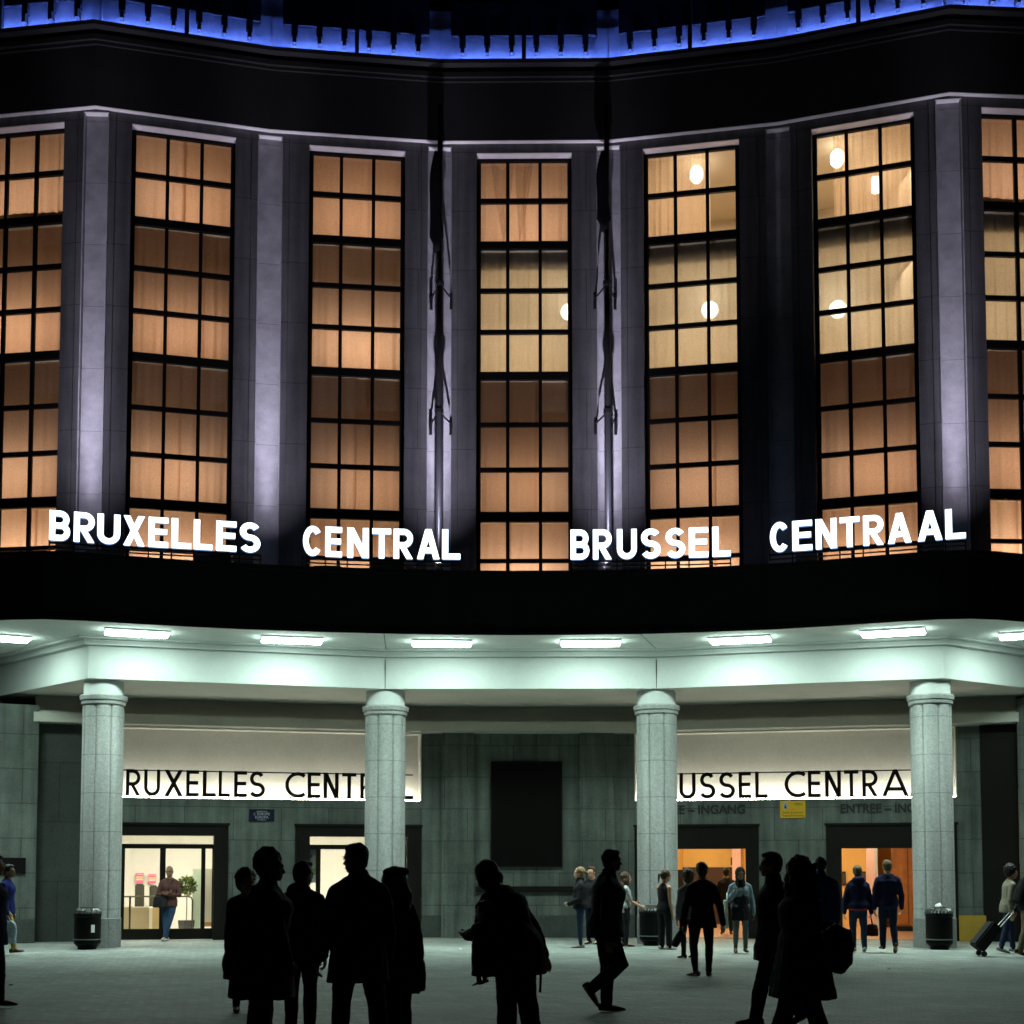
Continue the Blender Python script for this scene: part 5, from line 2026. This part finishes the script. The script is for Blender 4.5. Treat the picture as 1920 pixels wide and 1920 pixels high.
    if hem > 0.02:
        for q in (1.0, 0.66, 0.33):
            f_ = lerp(1.0, flare, q)
            c = hip + V((0, 0, -hem * q)) + fw * (-0.004 * h)
            rings.append((c, V((.104 * h * bulk * pf * f_, 0, 0)), V((0, .082 * h * bulk * pf * f_, 0))))
    for q in TR[1:]:
        pq = pf if q[0] < 0.25 else 1 + (pf - 1) * 0.4
        rings.append(tor(q[0], (q[1] + .009) * pq, (q[2] + .011) * pq, q[3]))
    rings.append(tor(.318, .042, .038, -.002))
    loft(bm, rings, 22)
    sl = tp.get('sleeve', 1.0)
    pa = 1 + (pf - 1) * 0.6
    if sl > 0:
        for s, n in ((-1, 'armL'), (1, 'armR')):
            a = J[n][0]
            tube(bm, [a + V((0, 0, .002 * h)), hip + sp * .288 * h + V((s * .05 * h, 0, 0)) - fw * .008 * h, hip + sp * .308 * h + V((s * .02 * h, 0, 0)) - fw * .008 * h], [.036 * h * pa, .034 * h * pa, .03 * h], 14)
    if tp.get('collar'):
        tube(bm, [hip + sp * 0.28 * h, nb + sp * 0.012 * h], [.055 * h, .05 * h], 14)
    if tp.get('hood'):
        ball(bm, nb - fw * .05 * h + sp * .0 * h, .075 * h, .045 * h, .045 * h, 14)
    slv = tp.get('sleeve', 1.0)
    if slv > 0:
        for n in ('armL', 'armR'):
            a, e, w_, d1, d2 = J[n]
            if slv >= 0.99:
                tube(bm, [a - d1 * 0.01, a.lerp(e, .45), e, e.lerp(w_, .5), w_ + d2 * 0.005], [.036 * h * pa, .036 * h * pa, .031 * h * pf, .029 * h * pf, .024 * h * pf], 14)
            elif slv > 0.5:
                tube(bm, [a - d1 * 0.01, a.lerp(e, .45), e, e.lerp(w_, .3)], [.038 * h * pf, .035 * h * pf, .03 * h * pf, .028 * h * pf], 14)
            else:
                tube(bm, [a - d1 * 0.01, a.lerp(e, .35), a.lerp(e, .75)], [.038 * h * pf, .036 * h * pf, .034 * h * pf], 14)
    obj_from(tp.get('name', 'jacket'), remesh(bm, vox, 3, 0.011, 7, px * 0.37), tp.get('m', K()), root)
    if tp.get('band'):                           # hem of an under layer showing
        bm = bmesh.new()
        loft(bm, [(hip + V((0, 0, -hem - 0.06)), V((.099 * h * bulk, 0, 0)), V((0, .078 * h * bulk, 0))), (hip + V((0, 0, -hem + 0.06)), V((.099 * h * bulk, 0, 0)), V((0, .078 * h * bulk, 0)))], 22)
        obj_from('shirt_hem', remesh(bm, 0.014, 2, 0.01, 14, 3), tp['band'], root)
    # ---- hair
    hk, hcol = hair
    if hk != 'bald':
        bm = bmesh.new()
        wr, wf = 0.008, 28
        cap = lambda a=1.0, dy=-.022, dz=.024: ball(bm, hc + hr @ V((0, dy, dz)) * hs, .085 * hs * a, .094 * hs * a, .1 * hs * a, 18, 0, hr)
        if hk == 'short':
            cap()
            ball(bm, hc + hr @ V((0, -.045, -.025)) * hs, .072 * hs, .058 * hs, .07 * hs, 14, 0, hr)
            ball(bm, hc + hr @ V((0, .03, .085)) * hs, .06 * hs, .06 * hs, .03 * hs, 14, 0, hr)
        elif hk == 'curly':
            cap(1.2, -.036, .045)
            rh = random.Random(int(px))
            for _ in range(60):
                d = V((rh.gauss(0, 1), rh.gauss(0, 1) - .4, rh.gauss(0, 1) + .5)).normalized()
                ball(bm, hc + hr @ (V((0, -.036, .035)) + d * .1) * hs, .022, .022, .022, 7)
            ball(bm, hc + hr @ V((0, -.05, -.02)) * hs, .088 * hs, .07 * hs, .08 * hs, 14, 0, hr)
            wr, wf = 0.016, 36
        elif hk == 'bob':
            cap(1.14, -.022, .018)
            ball(bm, hc + hr @ V((0, -.035, -.05)) * hs, .105 * hs, .085 * hs, .085 * hs, 16, 0, hr)
            for s in (-1, 1):
                ball(bm, hc + hr @ V((s * .075, .0, -.05)) * hs, .032 * hs, .06 * hs, .08 * hs, 12, 0, hr)
        elif hk in ('long', 'beret'):
            cap(1.1, -.024, .024)
            big = 1.35 if hk == 'beret' else 1.0
            loft(bm, [(hc + hr @ V((0, -.045, .03)) * hs, V((.085 * hs, 0, 0)), V((0, .06, 0))), (hc + hr @ V((0, -.055, -.08)) * hs, V((.1 * hs * big, 0, 0)), V((0, .07, 0))),
                      (nb - fw * .085 + V((0, 0, -.04)), V((.12 * big, 0, 0)), V((0, .055, 0))), (nb - fw * .1 + V((0, 0, -.2)), V((.11 * big, 0, 0)), V((0, .045, 0))),
                      (nb - fw * .1 + V((0, 0, -.32)), V((.06 * big, 0, 0)), V((0, .025, 0)))], 16)
            for s in (-1, 1):
                ball(bm, hc + hr @ V((s * .08, -.0, -.06)) * hs, .026 * hs, .05 * hs, .11 * hs, 12, 0, hr)
            wr, wf = 0.014, 20
        elif hk == 'wild':
            cap(1.22, -.02, .03)
            loft(bm, [(hc + V((0, -.03, .05)), V((.1, 0, 0)), V((0, .1, 0))), (hc + V((0, -.04, -.08)), V((.15, 0, 0)), V((0, .12, 0))), (nb + V((0, -.06, -.02)), V((.2, 0, 0)), V((0, .12, 0))), (nb + V((0, -.08, -.16)), V((.2, 0, 0)), V((0, .1, 0))), (nb + V((0, -.09, -.26)), V((.1, 0, 0)), V((0, .05, 0)))], 18)
            rh = random.Random(9)
            for _ in range(90):
                d = V((rh.gauss(0, 1), rh.gauss(0, 1) - .6, rh.gauss(0, 1))).normalized()
                q = hc + V((0, -.04, -.1 + rh.uniform(-.14, .1))) + V((d.x * .17, d.y * .14, d.z * .13))
                ball(bm, q, .03, .03, .045, 7)
            wr, wf = 0.022, 22
        elif hk == 'pony':
            cap(1.04)
            ball(bm, hc + hr @ V((0, -.045, -.02)) * hs, .076 * hs, .06 * hs, .07 * hs, 14, 0, hr)
            tube(bm, [hc + hr @ V((0, -.1, .03)) * hs, hc + hr @ V((0, -.16, 0)) * hs, hc + hr @ V((0, -.15, -.16)) * hs], [.028, .034, .012], 10)
        elif hk == 'bun':
            cap(1.05)
            ball(bm, hc + hr @ V((0, -.05, -.03)) * hs, .072 * hs, .058 * hs, .065 * hs, 14, 0, hr)
            ball(bm, hc + hr @ V((0, -.13, .02)) * hs, .045 * hs, .045 * hs, .045 * hs, 12, 0, hr)
        elif hk == 'hijab':
            cap(1.12, -.022, .02)
            ball(bm, hc + hr @ V((0, -.035, -.05)) * hs, .09 * hs, .08 * hs, .09 * hs, 14, 0, hr)
            loft(bm, [(hc + hr @ V((0, -.02, -.07)) * hs, V((.09, 0, 0)), V((0, .085, 0))), (nb + V((0, 0, -.02)), V((.11, 0, 0)), V((0, .1, 0))), (nb + V((0, .02, -.2)), V((.13, 0, 0)), V((0, .115, 0))), (nb + V((0, .03, -.3)), V((.08, 0, 0)), V((0, .1, 0)))], 16)
            wr = 0.006
        m_ = remesh(bm, 0.012, 2, wr, wf, px)
        obj_from('headscarf' if hk == 'hijab' else 'hair', m_, K() if hk == 'hijab' else HAIR[hcol], root)
        if hk == 'beret':
            bm = bmesh.new()
            ball(bm, hc + hr @ V((.01, -.03, .085)) * hs, .128, .128, .05, 20, 0, hr @ Matrix.Rotation(R(-8), 3, 'X'))
            ball(bm, hc + hr @ V((0, -.02, .05)) * hs, .098, .108, .05, 20, 0, hr)
            obj_from('beret', remesh(bm, 0.012, 3, 0.004, 14, 2), K(), root)
    if glasses:
        bm = bmesh.new()
        for s in (-1, 1):
            q = [hc + hr @ V((s * (.032 + .026 * math.cos(a)), .1, .002 + .018 * math.sin(a))) * hs for a in (0, 1.05, 2.09, 3.14, 4.19, 5.24, 6.283)]
            tube(bm, q, 0.004, 6)
            tube(bm, [hc + hr @ V((s * .058, .098, .004)) * hs, hc + hr @ V((s * .082, -.01, .004)) * hs], 0.003, 6)
        tube(bm, [hc + hr @ V((-.008, .104, .004)) * hs, hc + hr @ V((.008, .104, .004)) * hs], 0.003, 6)
        mk('glasses', bm, M['black'], root)
    root['_j'] = 0
    del root['_j']
    J['hip'], J['nb'], J['hc'], J['sp'], J['fw'] = hip, nb, hc, sp, fw
    J['M'] = Matrix.Translation(root.location) @ Matrix.Rotation(R(rot), 4, 'Z')
    return root, J


def W(J, v):
    return J['M'] @ Vector(v)


def bag(name, lab, cat, J, c, dims, m, straps=(), rot=(0, 0, 0), wr=0.008, strap_m=None, shape='bag', group=None):
    """A soft bag at figure-local point c; straps: lists of figure-local points."""
    root = empty(name, W(J, c))
    rm = J['M'].to_3x3()
    tag(root, lab, cat, group)
    root.rotation_euler = rm.to_euler()
    bm = bmesh.new()
    rm2 = Matrix.Rotation(R(rot[2]), 3, 'Z') @ Matrix.Rotation(R(rot[1]), 3, 'Y') @ Matrix.Rotation(R(rot[0]), 3, 'X')
    a, b_, h_ = dims
    prof = {'bag': ((-.5, .86), (-.46, .98), (0, 1.0), (.4, .86), (.5, .66)), 'pack': ((-.5, .8), (-.45, .97), (0, 1.0), (.32, .92), (.46, .66), (.5, .4)), 'tote': ((-.5, .75), (-.42, .95), (0, .9), (.5, .6)), 'drop': ((-.5, .5), (-.4, .85), (-.15, 1.0), (.2, .8), (.5, .35))}[shape]
    loft(bm, [(rm2 @ V((0, 0, t * h_)), rm2 @ V((a * k / 2, 0, 0)), rm2 @ V((0, b_ * k / 2, 0))) for t, k in prof], 18)
    obj_from('bag_body', remesh(bm, 0.012, 3, wr, 11, dims[0] * 50), m, root)
    for s in straps:
        bm = bmesh.new()
        tube(bm, [V(q) - V(c) for q in s], 0.011, 8)
        mk('strap', bm, strap_m or m, root, smooth=True)
    return root, rm2


c_ = cloth
jeans = c_('jeans', (0.02, 0.034, 0.07))
jeans_l = c_('jeans_light', (0.035, 0.07, 0.14))
navy = c_('navy', (0.007, 0.009, 0.032))
charcoal = c_('charcoal', (0.022, 0.021, 0.022))
khaki = c_('khaki', (0.17, 0.15, 0.09))
beige = c_('beige', (0.42, 0.29, 0.09))
white_shoe = c_('white_shoe', (0.42, 0.42, 0.4), 0.6)
brown_shoe = c_('brown_shoe', (0.09, 0.025, 0.012), 0.5)
tan_shoe = c_('tan_shoe', (0.09, 0.06, 0.03), 0.6)
NEARG = 'dark silhouettes on the square'

# ---------------------------------------------------- silhouettes in the foreground
person('woman with frizzy ponytail, half hidden behind the leftmost dark silhouette', 461, 16.2, 1.60, 200, hair=('curly', 'brown'), top=dict(m=charcoal, hem=0.3, puff=1.1), legs=(K(), 1.0), female=True, near=True, head=(20, 0))
r_, J = person('silhouette in long bulky coat and backpack, profile to the right, left in the group', 494, 12.3, 1.78, -60, lean=4, hair=('curly', 'dark'), bulk=1.4, near=True, skin='tan',
               top=dict(hem=0.42, flare=1.2, puff=1.18, collar=True), armL=((0.2, 0.05, -1), (0.1, 0.5, -1)), armR=((0.25, 0.1, -1), (-.1, 0.4, -1)), legs=(K(), 1.6), head=(-8, 0),
               legL=((0.05, 0.1, -1), (0, -0.05, -1), (.1, 1, 0)), legR=((0.05, -0.12, -1), (0, -0.12, -1), (.1, 1, 0)))
bag('backpack', 'bulging black backpack on the leftmost dark silhouette in the long coat', 'backpack', J, (0.02, -0.23, 1.14), (0.36, 0.22, 0.52), K(), [[(.12, -.18, 1.36), (.13, 0.02, 1.5), (.13, .15, 1.36), (.14, .05, 1.15), (.12, -.18, .98)], [(-.12, -.18, 1.36), (-.13, 0.02, 1.5), (-.13, .15, 1.36), (-.14, .05, 1.15), (-.12, -.18, .98)]], shape='pack')
bag('shoulder_bag', 'black shoulder bag low behind the leftmost long coat silhouette', 'bag', J, (-0.28, -0.12, 0.80), (0.2, 0.3, 0.3), K(), [[(-.3, -.2, .92), (-.24, -.1, 1.2), (-.1, 0.02, 1.5), (.1, .06, 1.5)]])
person('shorter silhouette in a hooded jacket standing second from left in the group', 566, 14.0, 1.71, -12, hair=('short', 'dark'), near=True, top=dict(hem=0.22, puff=1.12, hood=True, collar=True), legs=(K(), 1.15), head=(-25, 0), bulk=1.05,
       armL=((0.12, 0.05, -1), (-.1, .4, -1)), legL=((0.03, 0.02, -1), (0, -0.02, -1), (.15, 1, 0)))
r_, J = person('tallest silhouette in a knee length coat, seen from behind in front of the white door', 672, 12.0, 1.86, 22, hair=('short', 'dark'), near=True, bulk=1.14, skin='tan',
               top=dict(hem=0.30, flare=1.12, puff=1.12, collar=True), armL=((0.32, 0.0, -1), (.1, 0.35, -1)), armR=((0.25, 0, -1), (0.02, 0.4, -1)), head=(38, -4), legs=(K(), 1.2),
               legL=((0.1, 0.0, -1), (0.06, -0.03, -1), (.25, 1, 0)), legR=((0.16, 0.0, -1), (0.1, -0.03, -1), (.3, 1, 0)))
r_, J = person('silhouette with beret and very long hair, at the right of the standing group', 736, 12.9, 1.63, 25, hair=('beret', 'dark'), near=True, bulk=1.12, female=True, head=(30, 6),
               top=dict(hem=0.36, flare=1.16, puff=1.2), legs=(K(), 1.7), armR=((0.3, -0.05, -1), (0.06, 0.0, -1)), armL=((0.2, 0.15, -1), (-.1, .5, -.6)))
bag('shoulder_bag', 'soft black bag on the hip of the silhouette with the beret', 'bag', J, (0.2, -0.06, 0.66), (0.2, 0.26, 0.3), K(), [[(.22, -.04, .78), (.2, -.08, 1.05), (.12, -.05, 1.36), (.02, .02, 1.38)]])
# adult with the baby
r_, J = person('stooping silhouette with bobbed hair carrying a baby, one hand trailing behind', 966, 12.5, 1.80, 46, lean=25, hair=('bob', 'dark'), near=True, bulk=1.28, female=True, head=(0, -24),
               top=dict(hem=0.24, flare=1.1, puff=1.2), legs=(K(), 1.4), armL=((0.1, 0.25, -1), (-0.35, 0.9, -0.1)), armR=((0.66, -0.3, -1), (0.3, -0.3, -1)), handc=(2.3, 0.35),
               legL=((0.02, 0.02, -1), (0, -0.03, -1), (.15, 1, 0)), legR=((0.02, -0.1, -1), (0, -0.22, -1), (.15, 1, 0)))
person('baby held at the chest of the stooping silhouette, legs dangling', 911, 12.35, 0.70, 60, hair=('short', 'dark'), child=True, bulk=1.6, dz=0.60, near=True, top=dict(hem=0.28, puff=1.35, flare=1.0), legs=(K(), 1.2),
       armL=((0.25, 0.1, -.8), (-0.4, .4, .5)), armR=((0.25, 0.1, -.8), (-0.4, .4, .5)), legL=((0.1, 0.35, -1), (0, -0.1, -1), (.1, 1, -.3)), legR=((0.1, 0.35, -1), (0, -0.1, -1), (.1, 1, -.3)))
bag('shoulder_bag', 'slung black bag with loose straps on the stooping silhouette with the baby', 'bag', J, (-0.04, -0.15, 0.90), (0.24, 0.2, 0.26), K(), [[(.04, -.12, 1.0), (.06, -0.02, 1.3), (-.02, .2, 1.45)], [(.06, -.2, .82), (.10, -.22, .70), (.09, -.22, .55)], [(.02, -.18, .82), (.02, -.2, .73), (.03, -.18, .64)]])
# walking man
person('tall dark silhouette striding to the right past the third column, rear heel lifted', 1135, 16.1, 1.88, -88, lean=4, hair=('short', 'dark'), near=True, bulk=1.22, skin='tan', top=dict(hem=0.12, puff=1.16, collar=True), legs=(K(), 1.22), shoes=charcoal,
       armL=((0.14, 0.12, -1), (0.02, 0.3, -1)), armR=((0.14, -0.12, -1), (0.02, 0.12, -1)), head=(8, 0),
       legR=((0.0, 0.42, -1), (0, -0.92, -.72), (.05, 0.66, -.9)), legL=((0.0, 0.06, -1), (0, -0.02, -1), (.1, 1, 0)))
r_, J = person('dark figure in a short jacket and tight trousers standing before the first hall entrance', 1316, 21.6, 1.76, 12, hair=('short', 'light'), near=True, skin='tan', top=dict(m=charcoal, hem=0.16, flare=1.12, puff=1.12), legs=(K(), 0.98), shoes=tan_shoe,
               armL=((0.3, 0.0, -1), (0.12, 0.1, -1)), armR=((0.34, -0.02, -1), (0.2, 0.1, -1)), legL=((0.12, 0.02, -1), (-0.06, -0.03, -1), (.35, 1, 0)), legR=((0.05, 0.0, -1), (-0.05, -0.04, -1), (.5, 1, 0)))
bag('holdall', 'slanting dark holdall hanging from the left hand of the figure before the first hall entrance', 'bag', J, (-0.36, 0.06, 0.62), (0.12, 0.16, 0.34), charcoal, [[(-.3, .07, .83), (-.33, .06, .78), (-.35, .06, .74)]], rot=(0, 28, 0), shape='tote')
# pair at right
person('dark silhouette striding left, closely followed by a big haired figure', 1450, 14.3, 1.80, 100, hair=('short', 'dark'), near=True, bulk=1.12, top=dict(hem=0.24, flare=1.1, puff=1.16, collar=True), legs=(K(), 1.2),
       legL=((0.02, 0.42, -1), (0, 0.2, -1), (.1, 1, 0.1)), legR=((0.0, -0.3, -1), (0, -0.5, -1), (.1, 1, -.45)), head=(-30, 0))
r_, J = person('broad silhouette with wild long hair and a flared coat, walking beside the striding figure', 1500, 13.6, 1.74, 95, hair=('wild', 'dark'), near=True, bulk=1.3, female=True, top=dict(hem=0.5, flare=1.4, puff=1.26), legs=(K(), 1.5),
               armR=((0.2, -0.16, -1), (0.1, -.1, -1)), armL=((0.2, 0.1, -1), (0.1, .25, -1)),
               legL=((0.05, 0.34, -1), (0, 0.3, -1), (.1, 1, 0.35)), legR=((0.05, -0.22, -1), (0, -0.32, -1), (.1, 1, -.1)))
bag('shopping_bag', 'large black carrier bag swinging behind the wild haired silhouette', 'bag', J, (0.2, -0.40, 0.86), (0.26, 0.46, 0.46), K(), [[(.25, -.3, 1.06), (.24, -.22, 1.12), (.24, -.18, 1.05)]], rot=(24, 0, 0), shape='drop', wr=0.014)
# left edge
person('dark jacketed figure with a pale collar, cut off by the left edge of the picture', -16, 16.5, 1.80, -85, hair=('short', 'dark'), near=True, bulk=1.15, top=dict(m=navy, hem=0.2, puff=1.2, collar=True), legs=(K(), 1.15), legL=((0.0, 0.2, -1), (0, 0.02, -1), (.1, 1, 0)), legR=((0.0, -0.15, -1), (0, -0.3, -1), (.1, 1, -.2)))

# ---------------------------------------------------- people under the canopy
r_, J = person('man in blue jacket and beige trousers walking right at the left edge', 14, 27.3, 1.74, -88, hair=('short', 'dark'), skin='brown', top=dict(m=c_('blue_jacket', (0.01, 0.014, 0.1)), hem=0.12, puff=1.1), legs=(beige, 1.05), shoes=brown_shoe,
               legR=((0.0, 0.34, -1), (0, 0.12, -1), (.05, 1, .1)), legL=((0.0, -0.26, -1), (0, -0.42, -1), (.05, 1, -.4)), armR=((0.12, 0.1, -1), (0.02, 0.3, -1)))
bag('plastic_bag', 'shiny translucent plastic carrier bag held by the man in beige trousers', 'bag', J, (0.27, 0.12, 0.46), (0.12, 0.34, 0.42), mat('plastic', (0.35, 0.42, 0.5), 0.2, spec=0.8), [[(.26, .06, .66), (.24, .1, .78), (.26, .16, .66)]], wr=0.02)
r_, J = person('bald man with crossed arms and crossed legs leaning in the left shop door', 318, 32.75, 1.76, 178, hair=('bald', 'dark'), skin='tan', glasses=True, bulk=0.98, top=dict(name='sweater', m=c_('maroon', (0.11, 0.05, 0.045)), hem=0.1, puff=1.06), legs=(jeans_l, 1.05), shoes=white_shoe,
               armL=((0.22, 0.22, -1), (-0.95, 0.55, 0.12)), armR=((0.22, 0.25, -1), (-0.95, 0.42, 0.2)), legL=((-0.16, 0.08, -1), (-0.3, -0.05, -1), (.1, 1, 0)), legR=((-0.02, 0.02, -1), (-0.06, -0.03, -1), (.3, 1, 0)))
bag('shoulder_bag', 'dark messenger bag on the hip of the bald man in the shop door', 'bag', J, (0.17, 0.16, 0.93), (0.34, 0.16, 0.27), charcoal, [[(.12, .13, 1.04), (.0, .15, 1.2), (-.1, .1, 1.42), (-.12, 0, 1.46), (-.05, -.12, 1.3)]])
person('woman with fair tied hair and a puffy black jacket, facing left under the black panel', 1088, 29.9, 1.72, 86, hair=('pony', 'blond'), top=dict(hem=0.06, puff=1.22, collar=True), legs=(jeans, 0.92), shoes=white_shoe, female=True, armR=((0.2, 0.1, -1), (-.3, .8, -.35)), armL=((0.2, 0.1, -1), (-.3, .8, -.35)), handc=(2.3, 2.3))
person('person with bare ankles, face just visible behind the shoulder of the striding man', 1111, 31.4, 1.74, 150, hair=('short', 'brown'), top=dict(hem=0.1, puff=1.1), legs=(navy, 0.95), shoes=K(), head=(-20, 0))
person('young woman with long brown hair reaching out to the middle trash bin', 1172, 30.4, 1.60, -80, hair=('long', 'brown'), female=True, top=dict(name='shirt', m=c_('offwhite', (0.34, 0.35, 0.34)), hem=0.1, sleeve=0.4), legs=(K(), 1.0),
       armR=((0.05, 0.42, -1), (0.0, 1.0, -.5)), armL=((0.1, 0.2, -1), (0.0, 1.0, -.1)), handc=(2.3, 1.1))
person('woman in a sleeveless black jumpsuit with a white wristband beside the third column', 1246, 29.2, 1.66, -52, hair=('pony', 'brown'), female=True, skin='tan', top=dict(name='jumpsuit_top', hem=0.05, sleeve=0, puff=1.02), legs=(K(), 1.2), shoes=white_shoe, head=(-12, -8),
       armR=((0.08, -0.02, -1), (0.06, 0.18, -1)), armL=((0.1, 0.2, -1), (0.0, .9, -.3)), legR=((0.04, 0.05, -1), (0.04, -0.03, -1), (.2, 1, 0)), legL=((0.05, 0.05, -1), (0.05, 0.0, -1), (.1, 1, 0)))
person('frizzy haired person in grey, mostly hidden by the dark figure with the holdall', 1289, 26.2, 1.62, 20, hair=('curly', 'brown'), female=True, top=dict(m=c_('grey_top', (0.16, 0.14, 0.16)), hem=0.1), legs=(charcoal, 1.0))
person('man in a dark suit walking away inside the first hall entrance', 1362, 36.4, 1.70, -5, hair=('short', 'dark'), skin='tan', top=dict(m=c_('suit', (0.03, 0.025, 0.02)), hem=0.2, puff=1.06), legs=(K(), 1.1), legL=((0.02, 0.12, -1), (0, -0.05, -1), (.1, 1, 0)), legR=((0.02, -0.1, -1), (0, -0.3, -1), (.1, 1, -.3)))
r_, J = person('woman in dark headscarf, black vest and pale sleeves walking towards the viewer', 1388, 27.9, 1.68, 178, hair=('hijab', 'dark'), skin='brown', female=True, top=dict(name='blouse', m=c_('denim_pale', (0.2, 0.26, 0.3)), hem=0.02, puff=1.08), legs=(c_('washed_jeans', (0.11, 0.14, 0.14)), 0.95), shoes=charcoal,
               armR=((0.3, 0.12, -1), (-.45, .6, 0.75)), armL=((0.25, -0.06, -1), (0.1, 0.2, -1)), handc=(1.1, 2.3), legL=((0.0, 0.12, -1), (0.0, -0.05, -1), (.1, 1, 0)), legR=((0.0, -0.08, -1), (0.0, -0.3, -1), (.1, 1, -.2)))
bm = bmesh.new()
loft(bm, [(J['hip'] + V((0, 0, z)), V((a, 0, 0)), V((0, b__, 0))) for z, a, b__ in ((-.24, .2, .16), (-.05, .195, .155), (.1, .17, .135), (.25, .16, .14), (.4, .13, .135), (.46, .08, .09))], 20)
obj_from('vest', remesh(bm, 0.014, 3, 0.012, 9, 4), charcoal, r_)
bag('tote_bag', 'pale canvas tote bag on the arm of the woman in the headscarf', 'bag', J, (0.31, 0.08, 0.78), (0.13, 0.32, 0.56), c_('canvas', (0.42, 0.44, 0.38)), [[(.28, .0, 1.02), (.27, .04, 1.2), (.29, .16, 1.02)]], shape='tote', wr=0.014)
person('tall person in a blue shirt seen from behind, beside the wild haired silhouette', 1539, 22.2, 1.86, -4, hair=('short', 'dark'), skin='tan', near=True, top=dict(name='shirt', m=c_('blue_shirt', (0.02, 0.05, 0.15)), hem=0.14, puff=1.1, collar=True), legs=(K(), 1.1))
r_, J = person('woman in a navy hooded jacket with red hem and white shoes walking into the hall', 1608, 28.2, 1.74, -3, hair=('short', 'light'), female=True, bulk=1.16, top=dict(m=navy, hem=0.0, puff=1.1, hood=True, band=c_('red_hem', (0.6, 0.02, 0.02))), legs=(jeans, 1.05), shoes=white_shoe,
               armR=((0.28, 0, -1), (0.06, 0.08, -1)), armL=((0.3, 0.02, -1), (0.06, 0.1, -1)), handc=(1.1, 2.3), legL=((0.03, 0.08, -1), (-0.02, -0.05, -1), (.15, 1, 0)), legR=((0.03, -0.06, -1), (-0.02, -0.22, -1), (.15, 1, -.1)))
w_ = J['armR'][2]
bag('handbag', 'small dark red handbag in the right hand of the woman with the red hem', 'bag', J, (w_.x + 0.02, w_.y + 0.03, w_.z - 0.36), (0.16, 0.24, 0.24), c_('oxblood', (0.05, 0.012, 0.01)), [[(w_.x + .02, w_.y + .02, w_.z - .27), (w_.x, w_.y + .02, w_.z - .12), (w_.x + .02, w_.y - .05, w_.z - .26)]], rot=(0, 0, 70))
person('man in a navy sweater and dark jeans walking into the second hall entrance', 1664, 28.0, 1.79, -4, hair=('short', 'light'), top=dict(name='sweater', m=navy, hem=0.08, puff=1.12), legs=(c_('dark_jeans', (0.014, 0.018, 0.04)), 1.1), shoes=c_('dark_shoe', (0.03, 0.025, 0.025), 0.5), bulk=1.02,
       armL=((0.22, -0.08, -1), (0.02, 0.14, -1)), armR=((0.3, 0.12, -1), (0.06, 0.4, -1)), legL=((0.0, 0.14, -1), (0.02, -0.02, -1), (.1, 1, 0)), legR=((0.0, -0.08, -1), (0.03, -0.34, -1), (.1, .9, -.55)))
# pair with the suitcase at the right edge
r_, J = person('man in khaki trousers with a black backpack pulling a suitcase at the right edge', 1926, 26.6, 1.80, -84, lean=20, hair=('short', 'light'), top=dict(m=charcoal, hem=0.08, puff=1.1), legs=(khaki, 1.15), shoes=c_('dark_shoe', (0.03, 0.025, 0.025), 0.5),
               armL=((0.15, -0.55, -1), (0.0, -0.6, -1)), armR=((0.15, -0.2, -1), (0, 0.05, -1)), handc=(2.3, 1.1), legR=((0.0, -0.22, -1), (0, -0.34, -1), (.05, 1, -.3)), legL=((0.0, 0.3, -1), (0, 0.1, -1), (.05, 1, .1)))
bag('backpack', 'large black backpack on the man in khaki trousers at the right edge', 'backpack', J, (0.0, -0.06, 1.27), (0.36, 0.30, 0.56), K(), [[(.12, 0, 1.45), (.13, .16, 1.52), (.13, .27, 1.38), (.13, .12, 1.12)], [(-.12, 0, 1.45), (-.13, .16, 1.52), (-.13, .27, 1.38), (-.13, .12, 1.12)]], rot=(-22, 0, 0), shape='pack')
person('person with curly dark hair and a beige sleeve beside the man with the suitcase', 1889, 27.8, 1.72, -88, lean=6, hair=('curly', 'dark'), top=dict(m=c_('beige_top', (0.22, 0.2, 0.15)), hem=0.1, puff=1.1), legs=(jeans, 1.05), shoes=white_shoe,
       armR=((0.12, -0.25, -1), (0.02, 0.1, -1)), legL=((0.0, 0.24, -1), (0, 0.05, -1), (.05, 1, 0)), legR=((0.0, -0.2, -1), (0, -0.3, -1), (.05, 1, -.25)))
# suitcase tilted on its wheels
hand_w = W(J, J['armL'][2] + J['armL'][4] * 0.07)
A = atY(1840, 1783, hand_w.y)
A = Vector((A.x, hand_w.y, 0.06))
g = empty('suitcase', A)
tag(g, 'black wheeled suitcase tilted on its rear wheels, pulled to the right', 'suitcase')
dv = hand_w - A
ln = dv.length
ez = dv.normalized()
ey = Vector((0, 1, 0)) - ez * ez.y
ey.normalize()
ex = ey.cross(ez)
mt = Matrix(((ex.x, ey.x, ez.x, 0), (ex.y, ey.y, ez.y, 0), (ex.z, ey.z, ez.z, 0), (0, 0, 0, 1)))
bm = bmesh.new()
box(bm, -0.26, -0.02, -0.19, 0.19, 0.02, 0.60, 0, mt)
bmesh.ops.bevel(bm, geom=bm.edges[:], offset=0.03, segments=2, affect='EDGES')
mk('case', bm, charcoal, g)
for s in (-1, 1):
    bm = bmesh.new()
    tube(bm, [mt @ V((-0.06, s * 0.1, 0.58)), mt @ V((-0.03, s * 0.1, ln))], 0.011, 8)
    mk('handle_rod', bm, M['steel'], g)
    bm = bmesh.new()
    tube(bm, [mt @ V((0, s * 0.15 - 0.02, 0)), mt @ V((0, s * 0.15 + 0.02, 0))], 0.055, 14, round_ends=False)
    mk('wheel', bm, M['black'], g)
bm = bmesh.new()
tube(bm, [mt @ V((-0.03, -0.12, ln)), mt @ V((-0.03, 0.12, ln))], 0.018, 8)
mk('grip', bm, M['black'], g)
